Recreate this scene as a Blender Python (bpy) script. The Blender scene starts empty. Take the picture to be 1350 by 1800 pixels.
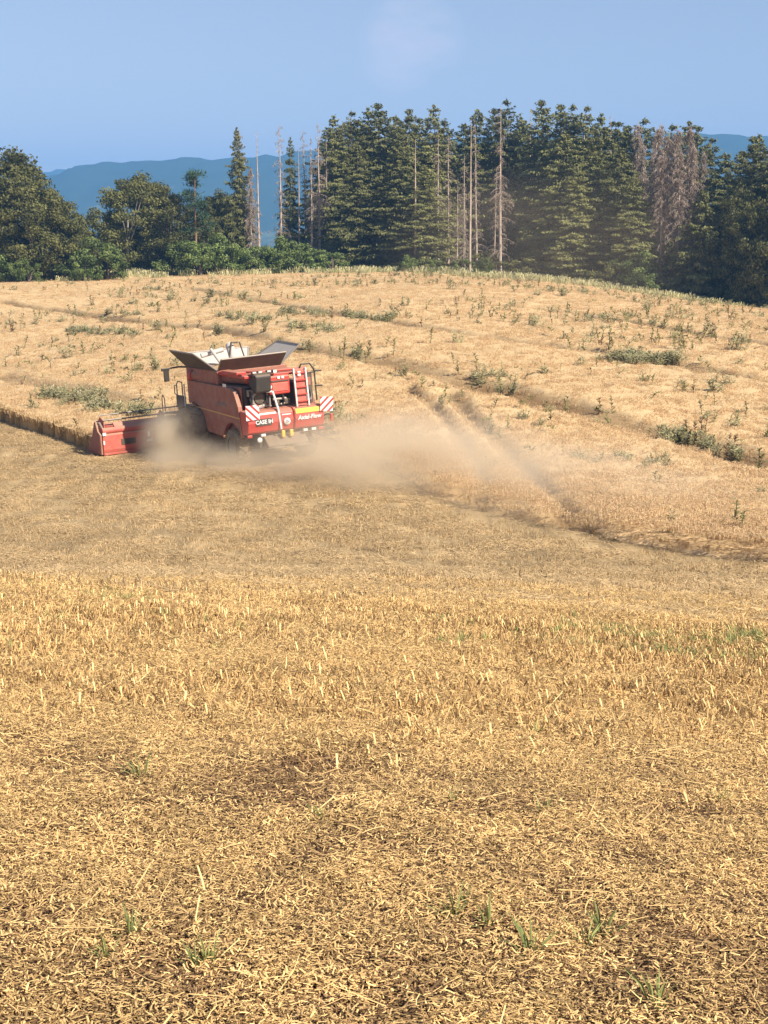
import bpy, bmesh, math, random
import numpy as np
from mathutils import Vector, Matrix, Euler, noise as mnoise
R = math.radians
random.seed(7)
rng = np.random.default_rng(7)
SC = bpy.context.scene
COL = SC.collection

# ------------------------------------------------------------------ camera
PITCH = R(9.7)
FPX = 2800.0                                   # focal length in pixels of the 1350 x 1800 photograph
cam_d = bpy.data.cameras.new('camera')
cam_d.sensor_fit = 'VERTICAL'; cam_d.sensor_height = 36.0; cam_d.sensor_width = 27.0
cam_d.lens = 36.0 * FPX / 1800.0
cam_d.clip_start = 0.05; cam_d.clip_end = 40000
cam = bpy.data.objects.new('camera', cam_d); COL.objects.link(cam)
cam.location = (0, 0, 0); cam.rotation_euler = (R(90) - PITCH, 0, 0)
SC.camera = cam

# ------------------------------------------------------------------ sky, sun, exposure
SUN_EL = R(40)
SUN_H = Vector((0.78, -0.62, 0)).normalized()   # horizontal direction towards the sun
world = bpy.data.worlds.new('World'); SC.world = world; world.use_nodes = True
wn = world.node_tree.nodes; wl = world.node_tree.links; wn.clear()
wo = wn.new('ShaderNodeOutputWorld'); wb = wn.new('ShaderNodeBackground')
sky = wn.new('ShaderNodeTexSky'); sky.sky_type = 'NISHITA'; sky.sun_disc = False
sky.sun_elevation = SUN_EL
sky.sun_rotation = math.atan2(SUN_H.x, SUN_H.y)
sky.altitude = 300; sky.air_density = 1.0; sky.dust_density = 0.5; sky.ozone_density = 3.0
wb.inputs['Strength'].default_value = 0.086
# faint wisp of cloud high over the wood
tc = wn.new('ShaderNodeTexCoord'); mp = wn.new('ShaderNodeMapping'); nz = wn.new('ShaderNodeTexNoise')
mp.inputs['Scale'].default_value = (9, 9, 22); nz.inputs['Scale'].default_value = 1.6; nz.inputs['Detail'].default_value = 5
wl.new(tc.outputs['Generated'], mp.inputs['Vector']); wl.new(mp.outputs['Vector'], nz.inputs['Vector'])
dt = wn.new('ShaderNodeVectorMath'); dt.operation = 'DOT_PRODUCT'
cd = Vector((0.017, 1, 0.115)).normalized(); dt.inputs[1].default_value = cd
wl.new(tc.outputs['Generated'], dt.inputs[0])
m1 = wn.new('ShaderNodeMapRange'); m1.inputs[1].default_value = 0.99935; m1.inputs[2].default_value = 1.0; m1.interpolation_type = 'SMOOTHSTEP'
wl.new(dt.outputs['Value'], m1.inputs[0])
m2 = wn.new('ShaderNodeMapRange'); m2.inputs[1].default_value = 0.40; m2.inputs[2].default_value = 0.72
wl.new(nz.outputs['Fac'], m2.inputs[0])
mm = wn.new('ShaderNodeMath'); mm.operation = 'MULTIPLY'; wl.new(m1.outputs[0], mm.inputs[0]); wl.new(m2.outputs[0], mm.inputs[1])
mm2 = wn.new('ShaderNodeMath'); mm2.operation = 'MULTIPLY'; wl.new(mm.outputs[0], mm2.inputs[0]); mm2.inputs[1].default_value = 0.95
mx = wn.new('ShaderNodeMix'); mx.data_type = 'RGBA'
wl.new(mm2.outputs[0], mx.inputs[0])
tint = wn.new('ShaderNodeMix'); tint.data_type = 'RGBA'; tint.blend_type = 'MULTIPLY'; tint.inputs[0].default_value = 1
tint.inputs[7].default_value = (1.21, 0.895, 0.79, 1)
wl.new(sky.outputs['Color'], tint.inputs[6])
wl.new(tint.outputs[2], mx.inputs[6]); mx.inputs[7].default_value = (6.6, 6.0, 6.4, 1)
wl.new(mx.outputs[2], wb.inputs['Color']); wl.new(wb.outputs[0], wo.inputs['Surface'])

sun_d = bpy.data.lights.new('sun', 'SUN'); sun_d.energy = 5.0; sun_d.angle = R(0.53); sun_d.color = (1.0, 0.90, 0.76)
sun = bpy.data.objects.new('sun', sun_d); COL.objects.link(sun)
sdir = Vector((SUN_H.x * math.cos(SUN_EL), SUN_H.y * math.cos(SUN_EL), math.sin(SUN_EL)))
sun.rotation_euler = sdir.to_track_quat('Z', 'Y').to_euler(); sun.location = (60, -40, 60)
vs = SC.view_settings
vs.view_transform = 'Standard'; vs.look = 'None'; vs.gamma = 1.0; vs.exposure = 0.79; vs.use_curve_mapping = False
cy = SC.cycles
cy.max_bounces = 5; cy.diffuse_bounces = 3; cy.glossy_bounces = 2; cy.transmission_bounces = 3; cy.volume_bounces = 3
cy.transparent_max_bounces = 8; cy.use_denoising = True; cy.volume_step_rate = 1.5; cy.volume_max_steps = 128
cy.caustics_reflective = False; cy.caustics_refractive = False; cy.sample_clamp_indirect = 6

# ------------------------------------------------------------------ helpers
def lk(o, parent=None):
    COL.objects.link(o)
    if parent: o.parent = parent
    return o
def tag(o, label=None, cat=None, group=None, kind=None):
    if label: o['label'] = label
    if cat: o['category'] = cat
    if group: o['group'] = group
    if kind: o['kind'] = kind
    return o
def empty(name, loc=(0, 0, 0), rz=0):
    o = bpy.data.objects.new(name, None); o.empty_display_size = 0.3
    o.location = loc; o.rotation_euler = (0, 0, rz); return lk(o)

class MB:
    """collects shapes into one mesh"""
    def __init__(s): s.v = []; s.f = []; s.mi = []; s.sm = []
    def add(s, vs_, fs, m=0, smooth=False):
        b = len(s.v); s.v.extend([tuple(v) for v in vs_])
        for f in fs: s.f.append([b + i for i in f]); s.mi.append(m); s.sm.append(smooth)
        return s
    def box(s, lo, hi, m=0, mat=None, taper=None):
        x0, y0, z0 = lo; x1, y1, z1 = hi
        vs_ = [Vector(p) for p in ((x0,y0,z0),(x1,y0,z0),(x1,y1,z0),(x0,y1,z0),(x0,y0,z1),(x1,y0,z1),(x1,y1,z1),(x0,y1,z1))]
        if mat: vs_ = [mat @ v for v in vs_]
        return s.add(vs_, [(3,2,1,0),(4,5,6,7),(0,1,5,4),(1,2,6,5),(2,3,7,6),(3,0,4,7)], m)
    def cyl(s, a, b, r0, r1=None, n=10, m=0, caps=True, smooth=True):
        a = Vector(a); b = Vector(b); r1 = r0 if r1 is None else r1
        d = (b - a).normalized(); u = d.orthogonal().normalized(); w = d.cross(u)
        ring = [(math.cos(2*math.pi*i/n), math.sin(2*math.pi*i/n)) for i in range(n)]
        vs_ = [a + (u*c + w*q)*r0 for c, q in ring] + [b + (u*c + w*q)*r1 for c, q in ring]
        s.add(vs_, [(i, (i+1) % n, n+(i+1) % n, n+i) for i in range(n)], m, smooth)
        if caps: s.add(vs_, [tuple(range(n-1, -1, -1)), tuple(range(n, 2*n))], m)
        return s
    def tube(s, pts, r, n=7, m=0, radii=None):
        for i in range(len(pts)-1):
            r0 = radii[i] if radii else r; r1 = radii[i+1] if radii else r
            s.cyl(pts[i], pts[i+1], r0, r1, n, m, caps=True)
        return s
    def prism(s, poly, x0, x1, m=0, axis='x'):
        """poly of (a,b) points extruded along an axis"""
        def P(c, a, b):
            return (c, a, b) if axis == 'x' else ((a, c, b) if axis == 'y' else (a, b, c))
        n = len(poly)
        vs_ = [P(x0, a, b) for a, b in poly] + [P(x1, a, b) for a, b in poly]
        s.add(vs_, [tuple(range(n)), tuple(range(2*n-1, n-1, -1))] + [(i, n+i, n+(i+1) % n, (i+1) % n) for i in range(n)], m)
        return s
    def slab(s, quad, t, m=0, m2=None):
        """thick plate from a quad (4 points), thickness t along its normal; faces 0 = front, back uses m2"""
        q = [Vector(p) for p in quad]; nrm = (q[1]-q[0]).cross(q[3]-q[0]).normalized()*t
        vs_ = q + [p - nrm for p in q]
        s.add(vs_, [(0,1,2,3)], m); s.add(vs_, [(7,6,5,4)], m if m2 is None else m2)
        s.add(vs_, [(0,4,5,1),(1,5,6,2),(2,6,7,3),(3,7,4,0)], m)
        return s
    def lathe(s, prof, center, axis, n=24, m=0):
        """prof: (radius, along-axis) pairs"""
        c = Vector(center); d = Vector(axis).normalized(); u = d.orthogonal().normalized(); w = d.cross(u)
        k = len(prof); vs_ = []
        for i in range(n):
            a = 2*math.pi*i/n
            for r, h in prof: vs_.append(c + d*h + (u*math.cos(a)+w*math.sin(a))*r)
        fs = [(i*k+j, ((i+1) % n)*k+j, ((i+1) % n)*k+j+1, i*k+j+1) for i in range(n) for j in range(k-1)]
        return s.add(vs_, fs, m, True)
    def mesh(s, name, mats):
        me = bpy.data.meshes.new(name); me.from_pydata(s.v, [], s.f)
        for mt in (mats if isinstance(mats, (list, tuple)) else [mats]): me.materials.append(mt)
        me.polygons.foreach_set('material_index', s.mi); me.polygons.foreach_set('use_smooth', s.sm)
        bm = bmesh.new(); bm.from_mesh(me); bmesh.ops.recalc_face_normals(bm, faces=bm.faces); bm.to_mesh(me); bm.free()
        me.update(); return me
    def build(s, name, mats, parent=None, bevel=0, label=None):
        o = bpy.data.objects.new(name, s.mesh(name, mats)); lk(o, parent)
        if bevel:
            b = o.modifiers.new('bevel', 'BEVEL'); b.width = bevel; b.segments = 2; b.limit_method = 'ANGLE'; b.angle_limit = R(40)
        if label: o['label'] = label
        return o

def np_mesh(name, V, F, mats, smooth=False):
    """numpy verts (n,3), faces (m,k) -> mesh"""
    me = bpy.data.meshes.new(name); V = np.asarray(V, np.float32); F = np.asarray(F, np.int32); k = F.shape[1]
    me.vertices.add(len(V)); me.vertices.foreach_set('co', V.ravel())
    me.loops.add(F.size); me.loops.foreach_set('vertex_index', F.ravel())
    me.polygons.add(len(F)); me.polygons.foreach_set('loop_start', np.arange(0, F.size, k, dtype=np.int32))
    me.polygons.foreach_set('loop_total', np.full(len(F), k, np.int32))
    if smooth: me.polygons.foreach_set('use_smooth', np.ones(len(F), bool))
    for m in (mats if isinstance(mats, (list, tuple)) else [mats]): me.materials.append(m)
    me.update(); me.validate(); return me
def vattr(me, name, arr):
    a = me.attributes.new(name, 'FLOAT', 'POINT'); a.data.foreach_set('value', np.asarray(arr, np.float32))

def vnoise(x, y, seed=0):
    """smooth value noise, vectorised, range about -1..1"""
    xi = np.floor(x).astype(np.int64); yi = np.floor(y).astype(np.int64); xf = x - xi; yf = y - yi
    def h(a, b):
        n = (a * 374761393 + b * 668265263 + seed * 974634541) & 0xffffffff
        n = ((n ^ (n >> 13)) * 1274126177) & 0xffffffff
        return ((n ^ (n >> 16)) & 0xffff) / 32767.5 - 1
    sx = xf*xf*(3-2*xf); sy = yf*yf*(3-2*yf)
    a = h(xi, yi); b = h(xi+1, yi); c = h(xi, yi+1); d = h(xi+1, yi+1)
    return (a*(1-sx)+b*sx)*(1-sy) + (c*(1-sx)+d*sx)*sy

# ------------------------------------------------------------------ materials
def new_mat(name):
    m = bpy.data.materials.new(name); m.use_nodes = True; nt = m.node_tree
    return m, nt.nodes, nt.links, nt.nodes['Principled BSDF']
def rgb(c): return (c[0], c[1], c[2], 1)
def ramp(n, stops):
    r = n.new('ShaderNodeValToRGB'); e = r.color_ramp.elements
    while len(e) < len(stops): e.new(0.5)
    for i, (p, c) in enumerate(stops): e[i].position = p; e[i].color = rgb(c)
    return r
def noise_node(n, l, scale, detail=4, coord='Object', mapping=None, rough=0.55):
    t = n.new('ShaderNodeTexCoord'); q = n.new('ShaderNodeTexNoise')
    q.inputs['Scale'].default_value = scale; q.inputs['Detail'].default_value = detail; q.inputs['Roughness'].default_value = rough
    if mapping:
        mp_ = n.new('ShaderNodeMapping'); mp_.inputs['Rotation'].default_value = (0, 0, mapping[0]); mp_.inputs['Scale'].default_value = mapping[1]
        l.new(t.outputs[coord], mp_.inputs['Vector']); l.new(mp_.outputs['Vector'], q.inputs['Vector'])
    else: l.new(t.outputs[coord], q.inputs['Vector'])
    return q
def paint(name, col, rough=0.45, dust=0.35, metallic=0.0, dustcol=(0.42, 0.32, 0.21), scale=2.5):
    """coloured surface with dust lying on it in patches, more on faces turned up"""
    m, n, l, b = new_mat(name)
    q = noise_node(n, l, scale, 6, rough=0.7)
    q2 = noise_node(n, l, scale*9, 3)
    g = n.new('ShaderNodeNewGeometry'); sx = n.new('ShaderNodeSeparateXYZ'); l.new(g.outputs['Normal'], sx.inputs[0])
    up = n.new('ShaderNodeMapRange'); up.inputs[1].default_value = 0.2; up.inputs[2].default_value = 1.0; up.inputs[3].default_value = 0; up.inputs[4].default_value = 0.45
    l.new(sx.outputs['Z'], up.inputs[0])
    mr = n.new('ShaderNodeMapRange'); mr.inputs[1].default_value = 0.35; mr.inputs[2].default_value = 0.75; mr.inputs[3].default_value = dust*0.35; mr.inputs[4].default_value = dust*1.2
    l.new(q.outputs['Fac'], mr.inputs[0])
    ad = n.new('ShaderNodeMath'); ad.operation = 'ADD'; ad.use_clamp = True; l.new(up.outputs[0], ad.inputs[0]); l.new(mr.outputs[0], ad.inputs[1])
    mu = n.new('ShaderNodeMath'); mu.operation = 'MULTIPLY_ADD'; l.new(q2.outputs['Fac'], mu.inputs[0]); mu.inputs[1].default_value = 0.25*dust; l.new(ad.outputs[0], mu.inputs[2]); mu.use_clamp = True
    mx_ = n.new('ShaderNodeMix'); mx_.data_type = 'RGBA'; mx_.inputs[6].default_value = rgb(col); mx_.inputs[7].default_value = rgb(dustcol)
    l.new(mu.outputs[0], mx_.inputs[0]); l.new(mx_.outputs[2], b.inputs['Base Color'])
    rr = n.new('ShaderNodeMapRange'); rr.inputs[3].default_value = rough; rr.inputs[4].default_value = 0.9
    l.new(mu.outputs[0], rr.inputs[0]); l.new(rr.outputs[0], b.inputs['Roughness'])
    b.inputs['Metallic'].default_value = metallic
    return m
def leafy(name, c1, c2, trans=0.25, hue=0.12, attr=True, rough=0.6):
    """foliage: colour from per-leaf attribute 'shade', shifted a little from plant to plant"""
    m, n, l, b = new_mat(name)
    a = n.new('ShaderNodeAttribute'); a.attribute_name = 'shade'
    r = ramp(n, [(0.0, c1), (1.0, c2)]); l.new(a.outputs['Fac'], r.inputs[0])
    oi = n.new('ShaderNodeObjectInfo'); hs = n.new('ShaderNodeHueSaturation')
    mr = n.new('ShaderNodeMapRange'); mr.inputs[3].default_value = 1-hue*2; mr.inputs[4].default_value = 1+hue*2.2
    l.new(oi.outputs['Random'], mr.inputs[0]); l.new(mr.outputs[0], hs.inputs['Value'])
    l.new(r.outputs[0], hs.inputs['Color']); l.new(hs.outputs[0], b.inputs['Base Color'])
    b.inputs['Roughness'].default_value = rough; b.inputs['Specular IOR Level'].default_value = 0.25
    if trans:
        tr = n.new('ShaderNodeBsdfTranslucent'); l.new(hs.outputs[0], tr.inputs['Color'])
        ms = n.new('ShaderNodeMixShader'); ms.inputs[0].default_value = trans
        out = n['Material Output']
        l.new(b.outputs[0], ms.inputs[1]); l.new(tr.outputs[0], ms.inputs[2]); l.new(ms.outputs[0], out.inputs['Surface'])
    return m
HEAD = R(30.35)                                # heading of the combine: turned left of straight away
M = {}
M['straw'] = leafy('straw', (0.16, 0.088, 0.034), (0.84, 0.59, 0.26), 0.15, 0.2)
M['straw_mid'] = leafy('straw_spread', (0.34, 0.24, 0.12), (0.62, 0.46, 0.25), 0.25, 0.14)
M['ear'] = leafy('ripe_ears', (0.56, 0.39, 0.20), (0.78, 0.58, 0.34), 0.3, 0.06)
M['edge_stalk'] = leafy('crop_stalks', (0.30, 0.20, 0.09), (0.62, 0.44, 0.21), 0.15, 0.08)
M['weed'] = leafy('weed_leaf', (0.12, 0.118, 0.045), (0.36, 0.335, 0.14), 0.2, 0.15)
M['weed_grey'] = leafy('thistle_leaf', (0.22, 0.205, 0.10), (0.46, 0.43, 0.24), 0.2, 0.12)
M['weed_dry'] = leafy('dry_weed', (0.13, 0.085, 0.04), (0.27, 0.19, 0.09), 0.15, 0.12)
M['grass'] = leafy('green_grass', (0.15, 0.20, 0.06), (0.44, 0.47, 0.18), 0.25, 0.15)
M['pale_grass'] = leafy('pale_grass', (0.24, 0.26, 0.10), (0.72, 0.66, 0.40), 0.2, 0.12)
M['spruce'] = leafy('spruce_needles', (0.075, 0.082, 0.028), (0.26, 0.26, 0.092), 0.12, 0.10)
M['spruce_dry'] = leafy('dry_spruce_twigs', (0.14, 0.11, 0.085), (0.40, 0.32, 0.25), 0.05, 0.10)
M['leaf'] = leafy('broad_leaves', (0.042, 0.048, 0.014), (0.185, 0.185, 0.060), 0.2, 0.12)
M['leaf_bright'] = leafy('bright_leaves', (0.055, 0.085, 0.022), (0.21, 0.27, 0.08), 0.25, 0.12)
M['pine'] = leafy('pine_needles', (0.022, 0.048, 0.030), (0.085, 0.15, 0.075), 0.1, 0.08)

def bark(name, c1, c2):
    m, n, l, b = new_mat(name)
    q = noise_node(n, l, 1.2, 6, mapping=(0, (6, 6, 1.0)), rough=0.7)
    r = ramp(n, [(0.3, c1), (0.7, c2)]); l.new(q.outputs['Fac'], r.inputs[0]); l.new(r.outputs[0], b.inputs['Base Color'])
    b.inputs['Roughness'].default_value = 0.9
    return m
M['bark'] = bark('spruce_bark', (0.09, 0.065, 0.05), (0.19, 0.145, 0.11))
M['bark_dead'] = bark('bleached_bark', (0.30, 0.23, 0.18), (0.58, 0.48, 0.40))
M['bark_pine'] = bark('pine_bark', (0.16, 0.09, 0.055), (0.36, 0.22, 0.14))
M['bark_birch'] = bark('pale_bark', (0.20, 0.18, 0.15), (0.42, 0.39, 0.34))

# ground: straw litter over soil, streaked along the direction of work
def ground_mat():
    m, n, l, b = new_mat('stubble_ground')
    t = n.new('ShaderNodeTexCoord')
    q1 = noise_node(n, l, 14, 7, rough=0.75); q2 = noise_node(n, l, 0.55, 5); q3 = noise_node(n, l, 1.0, 5, mapping=(-HEAD, (1.6, 0.10, 1)))
    r1 = ramp(n, [(0.30, (0.27, 0.19, 0.095)), (0.50, (0.42, 0.305, 0.16)), (0.72, (0.56, 0.42, 0.23))])
    l.new(q1.outputs['Fac'], r1.inputs[0])
    # soil seen between the stalks close by, straw cover farther off
    s = n.new('ShaderNodeMapRange'); s.inputs[1].default_value = 0.36; s.inputs[2].default_value = 0.66; s.inputs[3].default_value = 0.66; s.inputs[4].default_value = 1.22
    l.new(q3.outputs['Fac'], s.inputs[0])
    s2 = n.new('ShaderNodeMapRange'); s2.inputs[1].default_value = 0.3; s2.inputs[2].default_value = 0.7; s2.inputs[3].default_value = 0.82; s2.inputs[4].default_value = 1.12
    l.new(q2.outputs['Fac'], s2.inputs[0])
    mu = n.new('ShaderNodeMath'); mu.operation = 'MULTIPLY'; l.new(s.outputs[0], mu.inputs[0]); l.new(s2.outputs[0], mu.inputs[1])
    hs = n.new('ShaderNodeHueSaturation'); l.new(mu.outputs[0], hs.inputs['Value']); l.new(r1.outputs[0], hs.inputs['Color'])
    # far land: meadow green
    a = n.new('ShaderNodeAttribute'); a.attribute_name = 'far'
    mx_ = n.new('ShaderNodeMix'); mx_.data_type = 'RGBA'; l.new(a.outputs['Fac'], mx_.inputs[0]); l.new(hs.outputs[0], mx_.inputs[6]); mx_.inputs[7].default_value = (0.07, 0.09, 0.035, 1)
    a2 = n.new('ShaderNodeAttribute'); a2.attribute_name = 'soil'
    mx2 = n.new('ShaderNodeMix'); mx2.data_type = 'RGBA'; l.new(a2.outputs['Fac'], mx2.inputs[0]); l.new(mx_.outputs[2], mx2.inputs[6]); mx2.inputs[7].default_value = (0.17, 0.105, 0.055, 1)
    l.new(mx2.outputs[2], b.inputs['Base Color']); b.inputs['Roughness'].default_value = 0.95; b.inputs['Specular IOR Level'].default_value = 0.1
    bp = n.new('ShaderNodeBump'); bp.inputs['Strength'].default_value = 0.6; bp.inputs['Distance'].default_value = 0.05
    l.new(q1.outputs['Fac'], bp.inputs['Height']); l.new(bp.outputs[0], b.inputs['Normal'])
    return m
M['ground'] = ground_mat()
def crop_mat():
    m, n, l, b = new_mat('ripe_crop')
    q1 = noise_node(n, l, 9, 8, rough=0.8); q2 = noise_node(n, l, 0.25, 5, mapping=(-HEAD, (1.5, 0.4, 1)))
    r1 = ramp(n, [(0.30, (0.50, 0.345, 0.18)), (0.5, (0.61, 0.445, 0.24)), (0.72, (0.69, 0.51, 0.30))]); l.new(q1.outputs['Fac'], r1.inputs[0])
    s2 = n.new('ShaderNodeMapRange'); s2.inputs[1].default_value = 0.3; s2.inputs[2].default_value = 0.7; s2.inputs[3].default_value = 0.90; s2.inputs[4].default_value = 1.08
    l.new(q2.outputs['Fac'], s2.inputs[0])
    hs = n.new('ShaderNodeHueSaturation'); l.new(s2.outputs[0], hs.inputs['Value']); l.new(r1.outputs[0], hs.inputs['Color'])
    a = n.new('ShaderNodeAttribute'); a.attribute_name = 'dip'
    mx_ = n.new('ShaderNodeMix'); mx_.data_type = 'RGBA'; l.new(a.outputs['Fac'], mx_.inputs[0]); l.new(hs.outputs[0], mx_.inputs[6]); mx_.inputs[7].default_value = (0.20, 0.125, 0.06, 1)
    l.new(mx_.outputs[2], b.inputs['Base Color']); b.inputs['Roughness'].default_value = 0.95; b.inputs['Specular IOR Level'].default_value = 0.1
    bp = n.new('ShaderNodeBump'); bp.inputs['Strength'].default_value = 0.5; bp.inputs['Distance'].default_value = 0.06
    l.new(q1.outputs['Fac'], bp.inputs['Height']); l.new(bp.outputs[0], b.inputs['Normal'])
    return m
M['crop'] = crop_mat()
def hill_mat():
    m, n, l, b = new_mat('wooded_hills')
    q = noise_node(n, l, 0.004, 6, rough=0.7); r = ramp(n, [(0.0, (0.025, 0.045, 0.02)), (0.60, (0.04, 0.065, 0.03)), (0.68, (0.12, 0.14, 0.06)), (1.0, (0.16, 0.17, 0.08))])
    l.new(q.outputs['Fac'], r.inputs[0]); l.new(r.outputs[0], b.inputs['Base Color']); b.inputs['Roughness'].default_value = 1
    b.inputs['Specular IOR Level'].default_value = 0
    return m
M['hill'] = hill_mat()

# ------------------------------------------------------------------ terrain
def hermite(xs, ys):
    xs = np.array(xs, float); ys = np.array(ys, float); d = np.diff(ys)/np.diff(xs)
    t = np.empty_like(ys); t[0] = d[0]; t[-1] = d[-1]
    t[1:-1] = (d[:-1]*np.diff(xs)[1:] + d[1:]*np.diff(xs)[:-1])/(np.diff(xs)[1:]+np.diff(xs)[:-1])
    def f(x):
        x = np.clip(np.asarray(x, float), xs[0], xs[-1]); i = np.clip(np.searchsorted(xs, x)-1, 0, len(xs)-2)
        h = xs[i+1]-xs[i]; s = (x-xs[i])/h
        return ((1+2*s)*(1-s)**2*ys[i] + s*(1-s)**2*h*t[i] + s*s*(3-2*s)*ys[i+1] + s*s*(s-1)*h*t[i+1])
    return f
P_ = hermite([-60, 0, 4, 8, 12, 15.5, 20, 26, 32, 37, 43, 50, 59, 70, 80, 90, 104, 120, 145, 170, 185, 200, 230, 300, 420, 700, 1500, 14000],
             [4.5, -1.65, -2.12, -2.6, -3.15, -3.71, -4.62, -5.72, -6.85, -7.65, -8.12, -8.35, -8.15, -7.45, -6.55, -6.0, -5.4, -4.9, -4.4, -4.15, -4.1, -4.3, -5.5, -12, -28, -60, -75, -75])
A_ = hermite([0, 20, 45, 59, 75, 88, 104, 144, 185, 400], [0, 0, 0.03, 0.05, 0.085, 0.12, 0.12, 0.035, 0.01, 0])
B_ = hermite([0, 90, 120, 150, 185, 400], [0, 0, -0.0013, -0.0024, -0.0030, -0.001])
N_ = hermite([-60, 0, 8, 15, 25, 36, 60], [0, -0.03, -0.04, -0.055, -0.04, 0.0, 0.0])
def T(x, y):
    x = np.asarray(x, float); y = np.asarray(y, float)
    xc = np.clip(x, -70, 60)
    sn = (np.sqrt(xc*xc+16)-xc)/2 - 2
    z = P_(y) - A_(y)*sn + B_(y)*np.maximum(xc, 0)**2 + N_(y)*np.clip(xc, -15, 15)
    w = np.clip(np.hypot(x, y)/40, 0.15, 1)
    z = z + w*(0.10*vnoise(x/9+31, y/9, 1) + 0.05*vnoise(x/3, y/3, 2)) + 0.018*vnoise(x/0.8, y/0.8, 3)
    z = z + 0.10*np.exp(-((y-16)/6)**2)*(vnoise(x/2.3, y/2.8, 4) + 0.4*vnoise(x/1.0, y/1.2, 5))
    return z
def Tz(x, y): return float(T(np.array([x]), np.array([y]))[0])
CP, SP = math.cos(PITCH), math.sin(PITCH)
def ray(px, py):
    a = (px-675)/FPX; b = (900-py)/FPX
    return Vector((a, CP + b*SP, -SP + b*CP))
def at(px, py, h=0.0):
    """point of the ground (raised by h) seen at a pixel of the photograph"""
    d = ray(px, py); ts = np.concatenate([np.linspace(2, 60, 1200), np.linspace(60.05, 260, 3000)])
    zz = d.z*ts; g = T(d.x*ts, d.y*ts)+h
    i = np.argmax(zz < g)
    if not (zz < g).any(): i = len(ts)-1
    t = ts[i]; return (d.x*t, d.y*t)
def at_depth(px, Y, py=None):
    """x of a vertical line seen at pixel column px, standing at forward distance Y"""
    z = Tz(0, Y); d = Y*CP - z*SP
    return (px-675)/FPX*d
def z_at(py, Y):
    b = (900-py)/FPX; return Y*(-SP + b*CP)/(CP + b*SP)

def sinh_axis(lo, hi, n, k):
    a = np.arcsinh(lo/k); b = np.arcsinh(hi/k); return k*np.sinh(np.linspace(a, b, n))
gx = sinh_axis(-5500, 5500, 300, 9.0)
gy = np.concatenate([np.linspace(-30, 1, 20)[:-1], np.linspace(1, 20, 80)[:-1], np.linspace(20, 110, 150)[:-1], np.linspace(110, 260, 90)[:-1], np.geomspace(260, 6200, 60)])
GX, GY = np.meshgrid(gx, gy)
V = np.c_[GX.ravel(), GY.ravel(), T(GX, GY).ravel()]
def grid_faces(ny, nx):
    i = np.arange(ny-1)[:, None]*nx + np.arange(nx-1)[None]
    return np.stack([i, i+1, i+nx+1, i+nx], -1).reshape(-1, 4)
me = np_mesh('field', V, grid_faces(len(gy), len(gx)), M['ground'], True)
far = np.clip((GY-178)/25, 0, 1).ravel()
vattr(me, 'far', far)
rr_ = np.hypot(GX, GY).ravel()
vattr(me, 'soil', np.clip(1.0-(rr_-14)/16, 0, 1)*0.7)
field = lk(bpy.data.objects.new('field', me)); tag(field, kind='structure')

# distant wooded ridges
def ridge(name, Y0, Y1, prof, base, ny=60, nx=800, amp=10, seed=5):
    xs = np.linspace(-4200, 4200, nx); ys = np.linspace(Y0, Y1, ny)
    X_, Y_ = np.meshgrid(xs, ys); f = np.clip((Y_-Y0)/((Y1-Y0)*0.62), 0, 1); f = f*f*(3-2*f)
    back = np.clip((Y_-Y0-(Y1-Y0)*0.66)/((Y1-Y0)*0.34), 0, 1)
    top = np.interp(X_/ (Y0+(Y1-Y0)*0.62) * FPX + 675, [p[0] for p in prof], [421-p[1] for p in prof])/FPX*(Y0+(Y1-Y0)*0.62)
    Z = base + (top-base)*f*(1-back*0.8)
    Z = Z + f*(amp*vnoise(X_/260, Y_/260, seed) + amp*0.5*vnoise(X_/90, Y_/90, seed+1) + 4.5*vnoise(X_/24, Y_/40, seed+2))
    me = np_mesh(name, np.c_[X_.ravel(), Y_.ravel(), Z.ravel()], grid_faces(ny, nx), M['hill'], True)
    return tag(lk(bpy.data.objects.new(name, me)), kind='structure')
ridge('hills', 1900, 3700, [(-1500, 330), (-300, 322), (60, 322), (140, 317), (165, 305), (210, 300), (270, 294), (330, 287), (400, 279), (480, 277), (600, 268), (800, 255), (1000, 250), (1240, 247), (1300, 243), (1360, 243), (1700, 262), (3000, 300)], -76)
ridge('far_hills', 3800, 4700, [(-1500, 318), (0, 306), (70, 306), (115, 299), (160, 302), (220, 312), (300, 320), (900, 330), (1230, 300), (1290, 262), (1400, 252), (1900, 290), (3000, 330)], -76, ny=20, seed=9, amp=6)

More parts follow.
